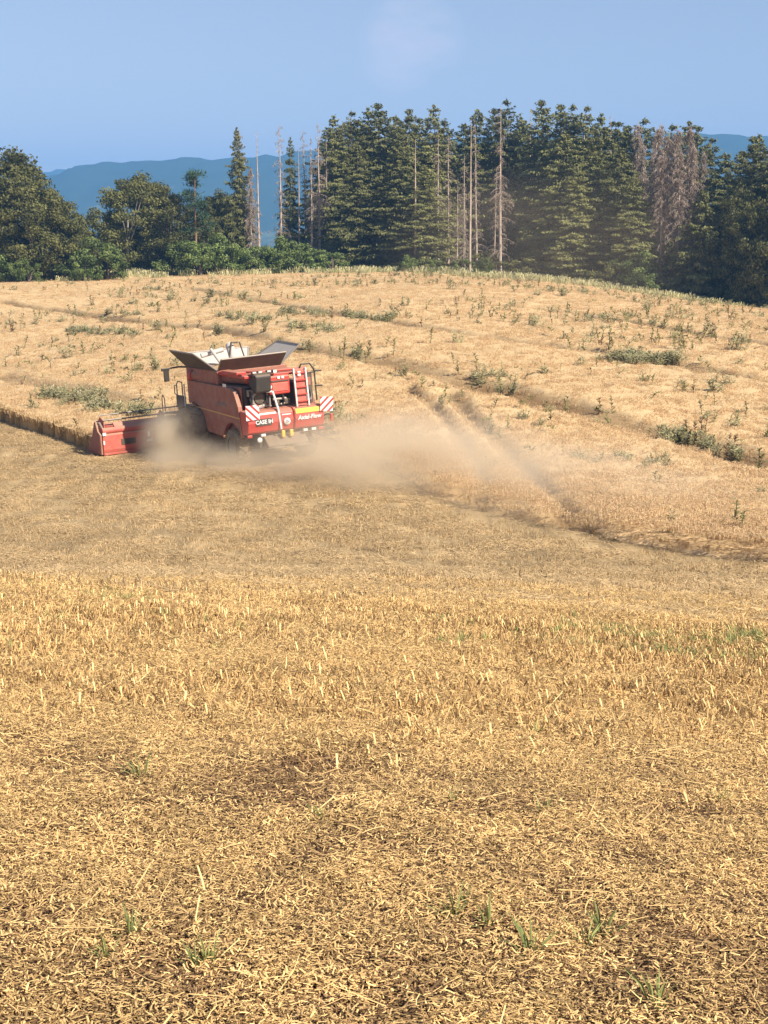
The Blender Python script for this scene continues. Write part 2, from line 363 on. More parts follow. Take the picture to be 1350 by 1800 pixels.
# ------------------------------------------------------------------ scattering
def scatter(name, protos, pos, rotz, scl, seed=0, tilt=None):
    """one object that repeats a few small meshes on many points (geometry nodes)"""
    coll = bpy.data.collections.new(name + '_pieces')
    for me_ in protos: coll.objects.link(bpy.data.objects.new(me_.name, me_))
    pos = np.asarray(pos, np.float32); n_ = len(pos)
    me = bpy.data.meshes.new(name); me.vertices.add(n_); me.vertices.foreach_set('co', pos.ravel())
    rot = np.zeros((n_, 3), np.float32); rot[:, 2] = rotz
    if tilt is not None: rot[:, 0] = tilt[:, 0]; rot[:, 1] = tilt[:, 1]
    a = me.attributes.new('rot', 'FLOAT_VECTOR', 'POINT'); a.data.foreach_set('vector', rot.ravel())
    s = np.asarray(scl, np.float32)
    if s.ndim == 1: s = np.repeat(s[:, None], 3, 1)
    a = me.attributes.new('scl', 'FLOAT_VECTOR', 'POINT'); a.data.foreach_set('vector', np.ascontiguousarray(s).ravel())
    a = me.attributes.new('pick', 'INT', 'POINT'); a.data.foreach_set('value', rng.integers(0, len(protos), n_).astype(np.int32))
    o = lk(bpy.data.objects.new(name, me))
    ng = bpy.data.node_groups.new(name, 'GeometryNodeTree')
    ng.interface.new_socket('Geometry', in_out='INPUT', socket_type='NodeSocketGeometry')
    ng.interface.new_socket('Geometry', in_out='OUTPUT', socket_type='NodeSocketGeometry')
    N, L = ng.nodes, ng.links
    gi = N.new('NodeGroupInput'); go = N.new('NodeGroupOutput'); ci = N.new('GeometryNodeCollectionInfo')
    ci.inputs['Collection'].default_value = coll; ci.inputs['Separate Children'].default_value = True; ci.inputs['Reset Children'].default_value = True
    ip = N.new('GeometryNodeInstanceOnPoints'); ip.inputs['Pick Instance'].default_value = True
    def att(nm, ty):
        q = N.new('GeometryNodeInputNamedAttribute'); q.data_type = ty; q.inputs['Name'].default_value = nm; return q.outputs['Attribute']
    er = N.new('FunctionNodeEulerToRotation'); L.new(att('rot', 'FLOAT_VECTOR'), er.inputs[0])
    L.new(gi.outputs[0], ip.inputs['Points']); L.new(ci.outputs[0], ip.inputs['Instance'])
    L.new(att('pick', 'INT'), ip.inputs['Instance Index']); L.new(er.outputs[0], ip.inputs['Rotation']); L.new(att('scl', 'FLOAT_VECTOR'), ip.inputs['Scale'])
    L.new(ip.outputs[0], go.inputs[0])
    md = o.modifiers.new('scatter', 'NODES'); md.node_group = ng
    tag(o, kind='stuff'); return o

def strips(name, items, mat, seed=0):
    """items: list of (points (k,3), width, shade): thin V-shaped blades"""
    V_, F_, S_ = [], [], []
    for pts, w, sh in items:
        pts = np.asarray(pts, float); k = len(pts)
        d = pts[-1]-pts[0]; d = d/(np.linalg.norm(d)+1e-9)
        up = np.array([0, 0, 1.0]) if abs(d[2]) < 0.8 else np.array([random.uniform(-1, 1), random.uniform(-1, 1), 0.01])
        sd = np.cross(d, up); sd /= np.linalg.norm(sd)+1e-9; nr = np.cross(sd, d)
        ww = w if np.ndim(w) else np.full(k, w)
        b = len(V_)
        for i in range(k):
            V_ += [pts[i]-sd*ww[i]*0.5, pts[i]+nr*ww[i]*0.32, pts[i]+sd*ww[i]*0.5]; S_ += [sh]*3
        for i in range(k-1):
            q = b+i*3; F_ += [(q, q+1, q+4, q+3), (q+1, q+2, q+5, q+4)]
    me = np_mesh(name, V_, F_, mat); vattr(me, 'shade', S_); return me

def straw_patch(name, rad, n, lmin, lmax, w, mat, lift=0.03, up=0.3):
    it = []
    for _ in range(n):
        r = rad*math.sqrt(random.random()); a = random.uniform(0, 6.283); c = np.array([r*math.cos(a), r*math.sin(a), random.uniform(0.002, lift)])
        L_ = random.uniform(lmin, lmax)*random.choice((0.6, 1, 1, 1.3)); a2 = random.uniform(0, 6.283); t = random.gauss(0, up)
        d = np.array([math.cos(a2)*math.cos(t), math.sin(a2)*math.cos(t), abs(math.sin(t))])
        bend = np.array([-math.sin(a2), math.cos(a2), random.uniform(-.3, .5)])*L_*random.gauss(0, 0.07)
        it.append(([c-d*L_*0.5+[0, 0, abs(d[2])*L_*0.5], c+bend+[0, 0, abs(d[2])*L_*0.5], c+d*L_*0.5+[0, 0, abs(d[2])*L_*0.5]], w*random.uniform(0.6, 1.3), min(1, max(0, random.gauss(0.58, 0.33)))))
    return strips(name, it, mat)
def stubble_patch(name, rad, n, hmin, hmax, w, mat):
    it = []
    for _ in range(n):
        x = random.uniform(-rad, rad); y = random.gauss(0, rad*0.45); h = random.uniform(hmin, hmax)
        tx, ty = random.gauss(0, 0.3), random.gauss(0, 0.3)
        it.append(([(x, y, -0.02), (x+tx*h*0.4, y+ty*h*0.4, h*0.5), (x+tx*h, y+ty*h, h)], w*random.uniform(0.7, 1.3), min(1, max(0, random.gauss(0.62, 0.30)))))
    return strips(name, it, mat)

straw_protos = [straw_patch('straw_bits', 0.12, 80, 0.010, 0.030, 0.0044, M['straw']) for _ in range(9)]
straw_long = [straw_patch('straw_stems', 0.2, 7, 0.07, 0.16, 0.0042, M['straw'], 0.05, 0.2) for _ in range(4)]
M['stub'] = leafy('cut_stalks', (0.17, 0.092, 0.036), (0.74, 0.505, 0.225), 0.15, 0.2)
stub_protos = [stubble_patch('stubble_stalks', 0.17, 12, 0.03, 0.09, 0.0095, M['stub']) for _ in range(7)]
def rand_in_view(n, y0, y1, k=0.30, pad=1.2, power=1.0):
    """random ground points in a wedge wider than the view"""
    u = rng.random(n*2); y = np.sqrt(y0*y0 + u*(y1*y1-y0*y0)); x = (rng.random(n*2)*2-1)*(k*y+pad)
    return x[:n], y[:n]
# old dark straw and chaff lying under the fresh straw
M['old_straw'] = leafy('weathered_straw', (0.075, 0.042, 0.020), (0.34, 0.21, 0.10), 0.1, 0.2)
old_protos = [straw_patch('old_straw', 0.13, 70, 0.008, 0.035, 0.0048, M['old_straw'], 0.012, 0.15) for _ in range(6)]
xa, ya = rand_in_view(13000, 2.6, 12); xb, yb = rand_in_view(12000, 12, 24); x = np.r_[xa, xb]; y = np.r_[ya, yb]
scatter('old_straw', old_protos, np.c_[x, y, T(x, y)], rng.random(len(x))*6.283, rng.uniform(0.8, 1.5, len(x)))
# chopped straw on the near slope
xa, ya = rand_in_view(24000, 2.6, 12); xb, yb = rand_in_view(25000, 12, 27); x = np.r_[xa, xb]; y = np.r_[ya, yb]
bu = x*-math.sin(R(65)) + y*math.cos(R(65)); bv = x*math.cos(R(65)) + y*math.sin(R(65))
dens = 0.60 + 0.55*vnoise(x/0.32, y/0.25, 21) + 0.45*vnoise(bu/1.6, bv/0.5, 22) + 0.3*vnoise(bu/4.5, bv/1.3, 23) + 0.03*(y-6)
k = rng.random(len(x)) < np.clip(dens, 0.2, 1)*np.clip(1.0-(y-12)/22, 0.3, 1)*np.clip(1.35-(y-19)/8, 0, 1); x, y = x[k], y[k]
scatter('chopped_straw', straw_protos, np.c_[x, y, T(x, y)+rng.random(len(x))*0.018], rng.random(len(x))*6.283, rng.uniform(0.75, 1.35, len(x))*np.clip(0.9+(y-9)/16, 0.9, 1.6))
x, y = rand_in_view(900, 2.6, 13)
scatter('long_straw', straw_long, np.c_[x, y, T(x, y)+0.02], rng.random(len(x))*6.283, rng.uniform(0.7, 1.2, len(x)))
# standing stubble in drilled rows; thick on the upper part, thin where the straw lies
x, y = rand_in_view(34000, 2.6, 29)
hx, hy = -math.sin(HEAD), math.cos(HEAD)
vv = x*hy - y*hx*1.0; vq = np.round(vv/0.14)*0.14 + rng.normal(0, 0.02, len(vv)); x = x + (vq-vv)*hy; y = y - (vq-vv)*hx
zone = np.clip(1.25-(y-10)/11, 0.10, 1)*np.clip((y-6.2)/7.0 + 0.8*vnoise(x/2.5, y/2.0, 31) - 0.12*np.clip(-x, 0, 5), 0.025, 1)*np.clip(0.85+0.9*vnoise(x/1.2, y/0.4, 32)+0.05*x, 0.08, 1)
k = (rng.random(len(x)) < zone) & (y > 5.0+rng.random(len(x))*4.5); x, y = x[k], y[k]
hz_ = (0.75+0.4*rng.random(len(x)) + 0.2*vnoise(x/1.5, y/1.5, 33))*np.clip((y-3)/7, 0.35, 1)
scatter('stubble', stub_protos, np.c_[x, y, T(x, y)], HEAD+R(90)+rng.normal(0, 0.15, len(x)), np.c_[np.ones(len(x)), np.ones(len(x)), hz_])
# the hollow: spread straw and stubble, seen from farther off
mid_protos = [straw_patch('spread_straw', 0.6, 100, 0.08, 0.22, 0.016, M['straw_mid'], 0.04, 0.2) for _ in range(6)]
midst_protos = [stubble_patch('far_stubble', 0.5, 50, 0.03, 0.09, 0.014, M['straw_mid']) for _ in range(5)]

# ------------------------------------------------------------------ combine position on the slope, the standing crop
HD = Vector((-math.sin(HEAD), math.cos(HEAD), 0)); RT = Vector((math.cos(HEAD), math.sin(HEAD), 0))
C0 = Vector((-3.61, 58.94, 0))                 # ground point under the middle of the rear hood
def loc_xy(v, u): return (C0.x + RT.x*v + HD.x*u, C0.y + RT.y*v + HD.y*u)
def to_uv(x, y): return ((x-C0.x)*HD.x + (y-C0.y)*HD.y, (x-C0.x)*RT.x + (y-C0.y)*RT.y)
U_HEAD = 8.55                                  # the knife: crop stands ahead of it
back_pts = [(7.9, 4.45), (5, 4.25)] + [to_uv(*at(px, py)) for px, py in ((815, 893), (950, 925), (1105, 955), (1350, 990))]
back_pts = sorted(back_pts); u0_, v0_ = back_pts[0]; u1_, v1_ = back_pts[1]
back_pts = [(u0_-60, v0_+(v0_-v1_)/(u0_-u1_)*-60)] + back_pts
old_pts = sorted([(U_HEAD, -4.5)] + [to_uv(*at(px, py)) for px, py in ((85, 764), (0, 738))]); old_pts.append((old_pts[-1][0]+150, old_pts[-1][1]+150*(old_pts[-1][1]-old_pts[0][1])/(old_pts[-1][0]-old_pts[0][0])))
def vb(u):
    u = np.asarray(u, float)
    a = np.interp(u, [p[0] for p in back_pts], [p[1] for p in back_pts]); b = np.interp(u, [p[0] for p in old_pts], [p[1] for p in old_pts])
    return np.where(u > U_HEAD, b, a)
def y_edge(x): return np.interp(x, [-90, -45, 0, 20, 36, 60, 90], [172, 176, 178, 170, 156, 146, 140])
def in_crop(x, y):
    u, v = to_uv(x, y); return (v > vb(u)) & (y < y_edge(x))
def poly_px(pts, h=0.7): return np.array([at(a, b, h) for a, b in pts])
def dist_poly(x, y, P):
    best = np.full(x.shape, 1e9)
    for a, b in zip(P[:-1], P[1:]):
        d = b-a; L2 = (d*d).sum(); t = np.clip(((x-a[0])*d[0]+(y-a[1])*d[1])/L2, 0, 1)
        best = np.minimum(best, np.hypot(x-a[0]-t*d[0], y-a[1]-t*d[1]))
    return best
# worn tracks through the crop: (line, half width, depth)
TRACKS = [
    (poly_px([(500, 600), (620, 622), (700, 636), (800, 658), (900, 680), (1000, 706), (1100, 735), (1200, 763), (1350, 806)]), 0.95, 0.6),
    (poly_px([(0, 526), (100, 541), (240, 560), (380, 572), (500, 600)]), 0.75, 0.7),
    (poly_px([(330, 503), (450, 523), (600, 548), (760, 572), (900, 592), (1010, 606), (1150, 630), (1250, 645), (1380, 666)]), 0.6, 0.65),
    (poly_px([(880, 531), (960, 540), (1060, 555), (1200, 577), (1380, 603)]), 0.6, 0.65),
    (poly_px([(0, 655), (90, 672), (170, 690), (250, 712)]), 0.9, 0.55),
    (poly_px([(715, 672), (775, 715), (830, 790), (860, 835)]), 0.32, 0.6),
    (poly_px([(790, 685), (850, 745), (900, 790), (950, 835), (1010, 880), (1105, 945)]), 0.42, 0.6),
    (poly_px([(800, 858), (900, 870), (1000, 905)]), 0.6, 0.35),
]
def dips(x, y):
    d_ = np.zeros(x.shape)
    for P, w, dep in TRACKS:
        r = dist_poly(x, y, P)/w*(1+0.35*vnoise(x/1.3, y/1.3, 44)); d_ = np.maximum(d_, dep*np.clip(1.25-r*r*0.9, 0, 1)*(0.75+0.35*vnoise(x/2.6, y/2.6, 46)))
    return d_
CROP_H = 0.56
uu = np.concatenate([np.arange(-48, U_HEAD-0.1, 0.4), [U_HEAD-0.01, U_HEAD+0.01], np.arange(U_HEAD+0.3, 60, 0.4), np.arange(60, 210, 1.0)])
vo = np.concatenate([[0, 0.05], np.arange(0.2, 42, 0.2), np.arange(42, 135, 0.55)])
UU, VO = np.meshgrid(uu, vo, indexing='ij')
wob = 0.10*vnoise(UU*1.7, VO*0+3, 50)*np.clip(1-VO/2, 0, 1)
VV = vb(UU) + VO + wob
XX = C0.x + RT.x*VV + HD.x*UU; YY = C0.y + RT.y*VV + HD.y*UU
DP = dips(XX, YY)
LOW = np.where(UU < U_HEAD, 0.03+0.97*np.clip(VO/(3.0+1.6*vnoise(UU/3.1, VO*0, 53)), 0, 1), 1.0)
HH = CROP_H*(1-DP)*LOW + 0.03*vnoise(XX/0.45, YY/0.45, 51) + 0.025*vnoise(XX/2.2, YY/2.2, 52) + 0.03*rng.normal(size=XX.shape)
ZZ = T(XX, YY) + np.maximum(HH, np.where((UU < U_HEAD) & (VO < 0.3), -0.06, 0.05)) - np.where((UU < U_HEAD) & (VO < 0.12), 0.06, 0)
F = grid_faces(len(uu), len(vo))
cx = XX.ravel()[F].mean(1); cyy = YY.ravel()[F].mean(1)
uc = UU.ravel()[F]
keep = ((uc.max(1)-uc.min(1)) > 0.05) & (cyy < y_edge(cx)) & (np.abs(cx) < 0.36*cyy+12) & (cyy > 20)
Vc = np.c_[XX.ravel(), YY.ravel(), ZZ.ravel()]; nvo = len(vo)
bidx = np.arange(len(uu))*nvo; Vb = Vc[bidx].copy(); Vb[:, 2] = T(Vb[:, 0], Vb[:, 1])-0.05
Fw = np.array([(bidx[i], len(Vc)+i, len(Vc)+i+1, bidx[i+1]) for i in range(len(uu)-1)])
cw = Vc[bidx][:-1]; Fw = Fw[(np.abs(cw[:, 0]) < 0.36*cw[:, 1]+12) & (cw[:, 1] > 20)]
me = np_mesh('standing_crop', np.r_[Vc, Vb], np.r_[F[keep], Fw], M['crop'], False)
dipa = np.clip(DP.ravel()*1.7, 0, 0.95)
vattr(me, 'dip', np.r_[dipa, np.full(len(Vb), 0.3)])
crop = lk(bpy.data.objects.new('standing_crop', me)); tag(crop, kind='stuff')

def crop_tuft(name, rad, n, h0, h1, mat, w=0.014):
    it = []
    for _ in range(n):
        r = rad*math.sqrt(random.random()); a = random.uniform(0, 6.283); x_, y_ = r*math.cos(a), r*math.sin(a)
        h = random.uniform(h0, h1); tx, ty = random.gauss(0, 0.14), random.gauss(0, 0.14); dr = random.uniform(0.02, 0.09); a2 = random.uniform(0, 6.283)
        it.append(([(x_, y_, 0), (x_+tx*h*0.5, y_+ty*h*0.5, h*0.55), (x_+tx*h, y_+ty*h, h), (x_+tx*h+math.cos(a2)*dr, y_+ty*h+math.sin(a2)*dr, h-0.01)], np.array([w*0.5, w*0.5, w, w*1.5]), min(1, max(0, random.gauss(0.6, 0.25)))))
    return strips(name, it, mat)
ear_protos = [crop_tuft('ripe_ears', 0.28, 24, 0.07, 0.17, M['ear']) for _ in range(6)]
wall_protos = [crop_tuft('crop_stalks', 0.16, 26, 0.55, 0.85, M['edge_stalk'], 0.016) for _ in range(5)]
n_ = 75000
y = 36 + (180-36)*rng.random(n_)**1.25; x = (rng.random(n_)*2-1)*(0.30*y+5)
k = in_crop(x, y); x, y = x[k], y[k]; dd = dips(x, y); k = rng.random(len(x)) > dd*1.1; x, y, dd = x[k], y[k], dd[k]
scatter('crop_ears', ear_protos, np.c_[x, y, T(x, y)+CROP_H*(1-dd)-0.08], rng.random(len(x))*6.283, rng.uniform(0.8, 1.3, len(x))*(1-0.3*dd))
# cut face of the crop
ue = np.r_[rng.uniform(-40, U_HEAD, 1500), rng.uniform(U_HEAD, 70, 1100)]; ve = vb(ue)+np.where(ue < U_HEAD, rng.uniform(0, 2.4, len(ue)), np.abs(rng.normal(0.02, 0.12, len(ue))))
ua = np.full(130, U_HEAD)+np.abs(rng.normal(0, 0.15, 130)); va = rng.uniform(-4.5, 4.4, 130)
ue = np.r_[ue, ua]; ve = np.r_[ve, va]
x = C0.x+RT.x*ve+HD.x*ue; y = C0.y+RT.y*ve+HD.y*ue
scatter('crop_edge', wall_protos, np.c_[x, y, T(x, y)], rng.random(len(x))*6.283, rng.uniform(0.55, 0.9, len(x))*np.where(ue < U_HEAD-0.1, 0.28, 1))
# straw and stubble in the hollow (only where the crop has been cut)
x, y = rand_in_view(17000, 18, 92, 0.30, 3); u, v = to_uv(x, y); k = (v < vb(u)-0.2); x, y, u, v = x[k], y[k], u[k], v[k]
rows = 0.50+0.35*np.sin(v*2*math.pi/2.9+0.8*vnoise(u/6, v/3, 61)) + 0.4*vnoise(u/5, v/0.8, 62)
k = rng.random(len(x)) < np.clip(rows-0.12, 0.05, 0.8)*np.clip((y-17)/10, 0.15, 1); x, y = x[k], y[k]
scatter('spread_straw', mid_protos, np.c_[x, y, T(x, y)], rng.random(len(x))*6.283, rng.uniform(0.6, 1.15, len(x)))
x, y = rand_in_view(10000, 18, 80, 0.30, 3); u, v = to_uv(x, y); k = (v < vb(u)-0.2) & (rng.random(len(x)) < np.clip(0.5+0.6*vnoise(u/7, v/1.5, 63), 0.1, 1)); x, y = x[k], y[k]
scatter('hollow_stubble', midst_protos, np.c_[x, y, T(x, y)], HEAD+R(90)+rng.normal(0, 0.2, len(x)), rng.uniform(0.7, 1.1, len(x)))

# ------------------------------------------------------------------ weeds
def weed_mesh(name, kind, mat):
    it = []
    if kind == 'tall':
        for s in range(random.choice((1, 1, 2))):
            h = random.uniform(0.95, 1.35); tx, ty = random.gauss(0, 0.14), random.gauss(0, 0.14); bx, by = random.gauss(0, 0.06), random.gauss(0, 0.06)
            it.append(([(bx, by, 0), (bx+tx*h*.5, by+ty*h*.5, h*.5), (bx+tx*h, by+ty*h, h)], np.array([0.035, 0.03, 0.02]), 0.35))
            for i in range(20):
                f = random.uniform(0.35, 1.0); a = random.uniform(0, 6.283); L_ = random.uniform(0.12, 0.30)*(1.25-0.7*f); c = np.array([bx+tx*h*f, by+ty*h*f, h*f])
                d = np.array([math.cos(a), math.sin(a), random.uniform(0.2, 1.0)])
                it.append(([c, c+d*L_*0.5, c+d*L_+[0, 0, -0.04]], np.array([0.02, 0.075, 0.015]), random.uniform(0.2, 1)))
    elif kind == 'bushy':
        for s in range(9):
            h = random.uniform(0.75, 1.15); a = random.uniform(0, 6.283); sp = random.uniform(0.05, 0.35); tx, ty = math.cos(a)*sp, math.sin(a)*sp
            it.append(([(tx*.2, ty*.2, 0), (tx*.7, ty*.7, h*.6), (tx*1.2, ty*1.2, h)], np.array([0.025, 0.022, 0.015]), 0.4))
            for i in range(13):
                f = random.uniform(0.35, 1.02); a = random.uniform(0, 6.283); L_ = random.uniform(0.10, 0.22); c = np.array([tx*(.2+f), ty*(.2+f), h*f])
                d = np.array([math.cos(a), math.sin(a), random.uniform(0, 0.8)])
                it.append(([c, c+d*L_*0.5, c+d*L_], np.array([0.02, 0.07, 0.02]), random.uniform(0.1, 1)))
    else:                                                      # leaning, bent over
        a0 = random.uniform(-0.5, 0.5); h = random.uniform(0.8, 1.0); L0 = random.uniform(0.35, 0.7)
        pts = [(0, 0, 0), (0.05, 0, h*0.8), (L0*0.5*math.cos(a0), L0*.5*math.sin(a0), h*1.05), (L0*math.cos(a0), L0*math.sin(a0), h*1.0)]
        it.append((pts, np.array([0.035, 0.03, 0.025, 0.02]), 0.4))
        for i in range(18):
            f = random.uniform(0.3, 1); q = random.choice((1, 2)); c = np.array(pts[q])*(1-f)+np.array(pts[q+1])*f; a = random.uniform(0, 6.283); L_ = random.uniform(0.10, 0.2)
            d = np.array([math.cos(a), math.sin(a), random.uniform(-0.1, 0.9)]); it.append(([c, c+d*L_*.5, c+d*L_], np.array([0.02, 0.07, 0.02]), random.uniform(0.1, 1)))
    return strips(name, it, mat)
WK = {'tall': ([weed_mesh('tall_weed', 'tall', M['weed']) for _ in range(5)], 'tall single-stemmed green weed standing above the ripe crop', 'tall green weeds in the crop'),
      'bushy': ([weed_mesh('thistle', 'bushy', M['weed_grey']) for _ in range(4)], 'bushy grey-green thistle growing in the ripe crop', 'bushy thistles in the crop'),
      'lean': ([weed_mesh('bent_weed', 'lean', M['weed']) for _ in range(3)], 'bent green weed leaning over the ripe crop', 'bent weeds in the crop'),
      'dry': ([weed_mesh('dry_weed', 'tall', M['weed_dry']) for _ in range(3)], 'dry brown weed stem standing above the ripe crop', 'dry weeds in the crop')}
WN = {'tall': 'tall_weed', 'bushy': 'thistle', 'lean': 'bent_weed', 'dry': 'dry_weed'}
def weed(kind, x, y, s):
    ms, lab, grp = WK[kind]
    o = bpy.data.objects.new(WN[kind], random.choice(ms)); lk(o); o.location = (x, y, Tz(x, y)-0.02)
    o.rotation_euler = (random.gauss(0, .06), random.gauss(0, .06), random.uniform(0, 6.28)); s *= 1.15 if y > 80 else 0.9; o.scale = (s*random.uniform(.8, 1.2), s*random.uniform(.8, 1.2), s)
    tag(o, lab, 'weed', grp)
named = [('tall', 805, 655, 1.25), ('tall', 805, 640, 1.1), ('bushy', 712, 662, 1.2), ('lean', 695, 668, 1.0), ('tall', 607, 620, 1.1), ('tall', 130, 552, 1.0), ('tall', 139, 556, 1.1), ('lean', 150, 556, 1.0),
         ('tall', 62, 715, 1.25), ('tall', 70, 700, 1.1), ('bushy', 60, 718, 0.9), ('bushy', 1255, 690, 1.25), ('tall', 1258, 672, 1.1), ('tall', 1260, 655, 1.1), ('bushy', 1280, 675, 1.0), ('tall', 1200, 690, 1.0), ('tall', 1215, 690, 1.1),
         ('bushy', 1135, 670, 1.0), ('lean', 1085, 665, 1.0), ('tall', 1315, 725, 1.0), ('tall', 1300, 740, 1.0), ('bushy', 1248, 735, 0.9), ('tall', 1240, 705, 1.0), ('tall', 965, 725, 1.0), ('bushy', 968, 722, 0.8), ('tall', 877, 683, 1.1),
         ('bushy', 878, 683, 0.9), ('tall', 898, 683, 1.0), ('bushy', 590, 735, 1.3), ('tall', 600, 740, 1.2), ('bushy', 612, 742, 0.9), ('lean', 628, 742, 1.0), ('lean', 580, 728, 1.0), ('tall', 625, 675, 1.0), ('lean', 620, 686, 0.9),
         ('tall', 598, 645, 1.1), ('bushy', 602, 650, 0.9), ('tall', 660, 668, 0.9), ('dry', 690, 660, 1.0), ('dry', 840, 655, 1.0), ('tall', 1295, 915, 1.1), ('tall', 1290, 925, 1.0), ('bushy', 1183, 915, 0.8), ('tall', 1152, 850, 0.9), ('bushy', 1340, 865, 0.8),
         ('tall', 830, 680, 0.9), ('lean', 920, 655, 0.9), ('lean', 1060, 740, 1.1), ('bushy', 1050, 740, 0.7), ('bushy', 865, 815, 0.8), ('lean', 945, 800, 1.0), ('tall', 855, 745, 1.0), ('bushy', 860, 755, 0.9),
         ('tall', 880, 765, 0.9), ('lean', 925, 710, 0.9), ('bushy', 1300, 640, 0.9), ('tall', 1210, 600, 1.0), ('tall', 1170, 575, 1.0), ('tall', 1040, 660, 0.9), ('dry', 1225, 770, 1.2), ('dry', 1240, 765, 1.2), ('dry', 1270, 780, 1.0), ('dry', 1290, 785, 1.0), ('dry', 1215, 765, 1.2), ('bushy', 1235, 765, 0.8),
         ('bushy', 120, 612, 0.7), ('bushy', 100, 600, 0.7), ('tall', 35, 625, 0.9), ('lean', 130, 600, 1.0), ('tall', 285, 585, 0.9), ('tall', 70, 500, 0.9), ('tall', 120, 500, 0.9), ('tall', 250, 525, 0.9), ('bushy', 258, 522, 0.8)]
for kd, px, py, s in named:
    x_, y_ = at(px, py, 0.55); weed(kd, x_, y_, s)
cnt = len(named)
far_pts = []
while cnt < 300:
    py = random.triangular(480, 880, 500); px = random.uniform(-60, 1410)
    if mnoise.noise(Vector((px/160, py/40, 3.0))) < random.uniform(-0.55, 0.35): continue
    x_, y_ = at(px, py, 0.6)
    if not bool(in_crop(np.array(x_), np.array(y_))) : continue
    u_, v_ = to_uv(x_, y_)
    if u_ < U_HEAD+1 and v_ < 6: continue
    kd = random.choices(('tall', 'bushy', 'lean', 'dry'), (5, 2, 2, 1))[0]
    weed(kd, x_, y_, random.uniform(0.78, 1.15)); cnt += 1
# dense bands of low weeds
def weed_band(px0, py0, px1, py1, wid, n, mats=('bushy',), s=(0.72, 1.0)):
    a = np.array(at(px0, py0, 0.7)); b = np.array(at(px1, py1, 0.7)); t = rng.random(n); o_ = rng.normal(0, wid, (n, 2))*np.sin(np.pi*np.clip(t, 0.08, 0.92))[:, None]
    p = a+(b-a)*t[:, None]+o_; k_ = in_crop(p[:, 0], p[:, 1]); p = p[k_]; p = p[:int(len(p)*0.7)]; n = len(p); ms = [m_ for q in mats for m_ in WK[q][0]]
    o = scatter('weed_patch', ms, np.c_[p, T(p[:, 0], p[:, 1])-0.05], rng.random(n)*6.28, rng.uniform(s[0], s[1], n)); return o
for b_ in [(125, 577, 245, 586, .7, 80), (390, 553, 478, 560, .6, 45), (500, 545, 580, 552, .5, 40), (610, 552, 690, 556, .5, 35), (510, 570, 590, 580, .7, 45), (1090, 626, 1180, 630, .9, 75), (1085, 625, 1130, 632, .6, 40),
           (85, 690, 160, 700, .9, 60), (170, 705, 260, 725, .8, 50), (190, 548, 250, 552, .4, 18), (840, 655, 870, 660, .5, 14)]:
    weed_band(*b_)
weed_band(1205, 758, 1300, 788, .5, 30, mats=('dry', 'bushy'), s=(0.6, 0.85))
for b_ in [(1165, 752, 1200, 762, .6, 28), (1010, 795, 1070, 803, .5, 22), (1080, 798, 1180, 812, .5, 30)]:
    weed_band(*b_, mats=('bushy', 'tall'), s=(0.62, 0.85))
n_ = 4600; y = rng.uniform(82, 178, n_); x = (rng.random(n_)*2-1)*(0.28*y); k = in_crop(x, y) & (vnoise(x/7, y/9, 71) > rng.uniform(-0.2, 0.9, n_)); x, y = x[k], y[k]
scatter('far_weeds', WK['tall'][0]*2+WK['bushy'][0]+WK['lean'][0]+WK['dry'][0], np.c_[x, y, T(x, y)-0.15], rng.random(len(x))*6.28, rng.uniform(0.75, 1.1, len(x)))
# pale tall grass along the top of the field
pale = []
for _ in range(5):
    it = []
    for i in range(42):
        a = random.uniform(0, 6.283); r = 0.5*math.sqrt(random.random()); h = random.uniform(0.7, 1.35); tx, ty = random.gauss(0, .16), random.gauss(0, .16); x_, y_ = r*math.cos(a), r*math.sin(a)
        it.append(([(x_, y_, 0), (x_+tx*h*.4, y_+ty*h*.4, h*.6), (x_+tx*h, y_+ty*h, h)], np.array([0.04, 0.035, 0.06]), random.choice((0.1, 0.3, 0.75, 1.0))))
    pale.append(strips('pale_grass', it, M['pale_grass']))
n_ = 3400; x = rng.uniform(-62, 62, n_); y = y_edge(x) + rng.normal(6, 6.5, n_) + 3*vnoise(x/9, x*0, 72)
scatter('grass_strip', pale, np.c_[x, y, T(x, y)], rng.random(n_)*6.28, rng.uniform(0.6, 1.05, n_))

# ------------------------------------------------------------------ trees
def leaf_cards(name, C, D, U, L, W, S, mat):
    """many small pointed leaf faces: centre C, long direction D, side direction U, length, width, shade"""
    D = D/np.linalg.norm(D, axis=1, keepdims=True); U = U - D*(U*D).sum(1, keepdims=True); U = U/(np.linalg.norm(U, axis=1, keepdims=True)+1e-9)
    L = L[:, None]; W = W[:, None]; n = len(C)
    V_ = np.stack([C-D*L*.5, C+U*W*.5+D*L*.05, C+D*L*.5, C-U*W*.5-D*L*.05], 1).reshape(-1, 3)
    F_ = np.arange(n*4).reshape(n, 4)
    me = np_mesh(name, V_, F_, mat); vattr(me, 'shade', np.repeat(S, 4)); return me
def trunk_mesh(name, h, r, mat, lean=0.01, n=8, segs=9, branches=None):
    mb = MB(); pts = []; ph = random.uniform(0, 6)
    for i in range(segs+1):
        f = i/segs; pts.append((lean*h*f*math.cos(ph)+0.03*math.sin(f*9+ph), lean*h*f*math.sin(ph), h*f - (0.4 if i == 0 else 0)))
    mb.tube(pts, r, n, radii=[r*(1-0.93*(i/segs)**1.15)*(1.25 if i == 0 else 1) for i in range(segs+1)])
    for br in (branches or []): mb.tube(br[0], 0, 5, radii=br[1])
    return mb.mesh(name, mat)

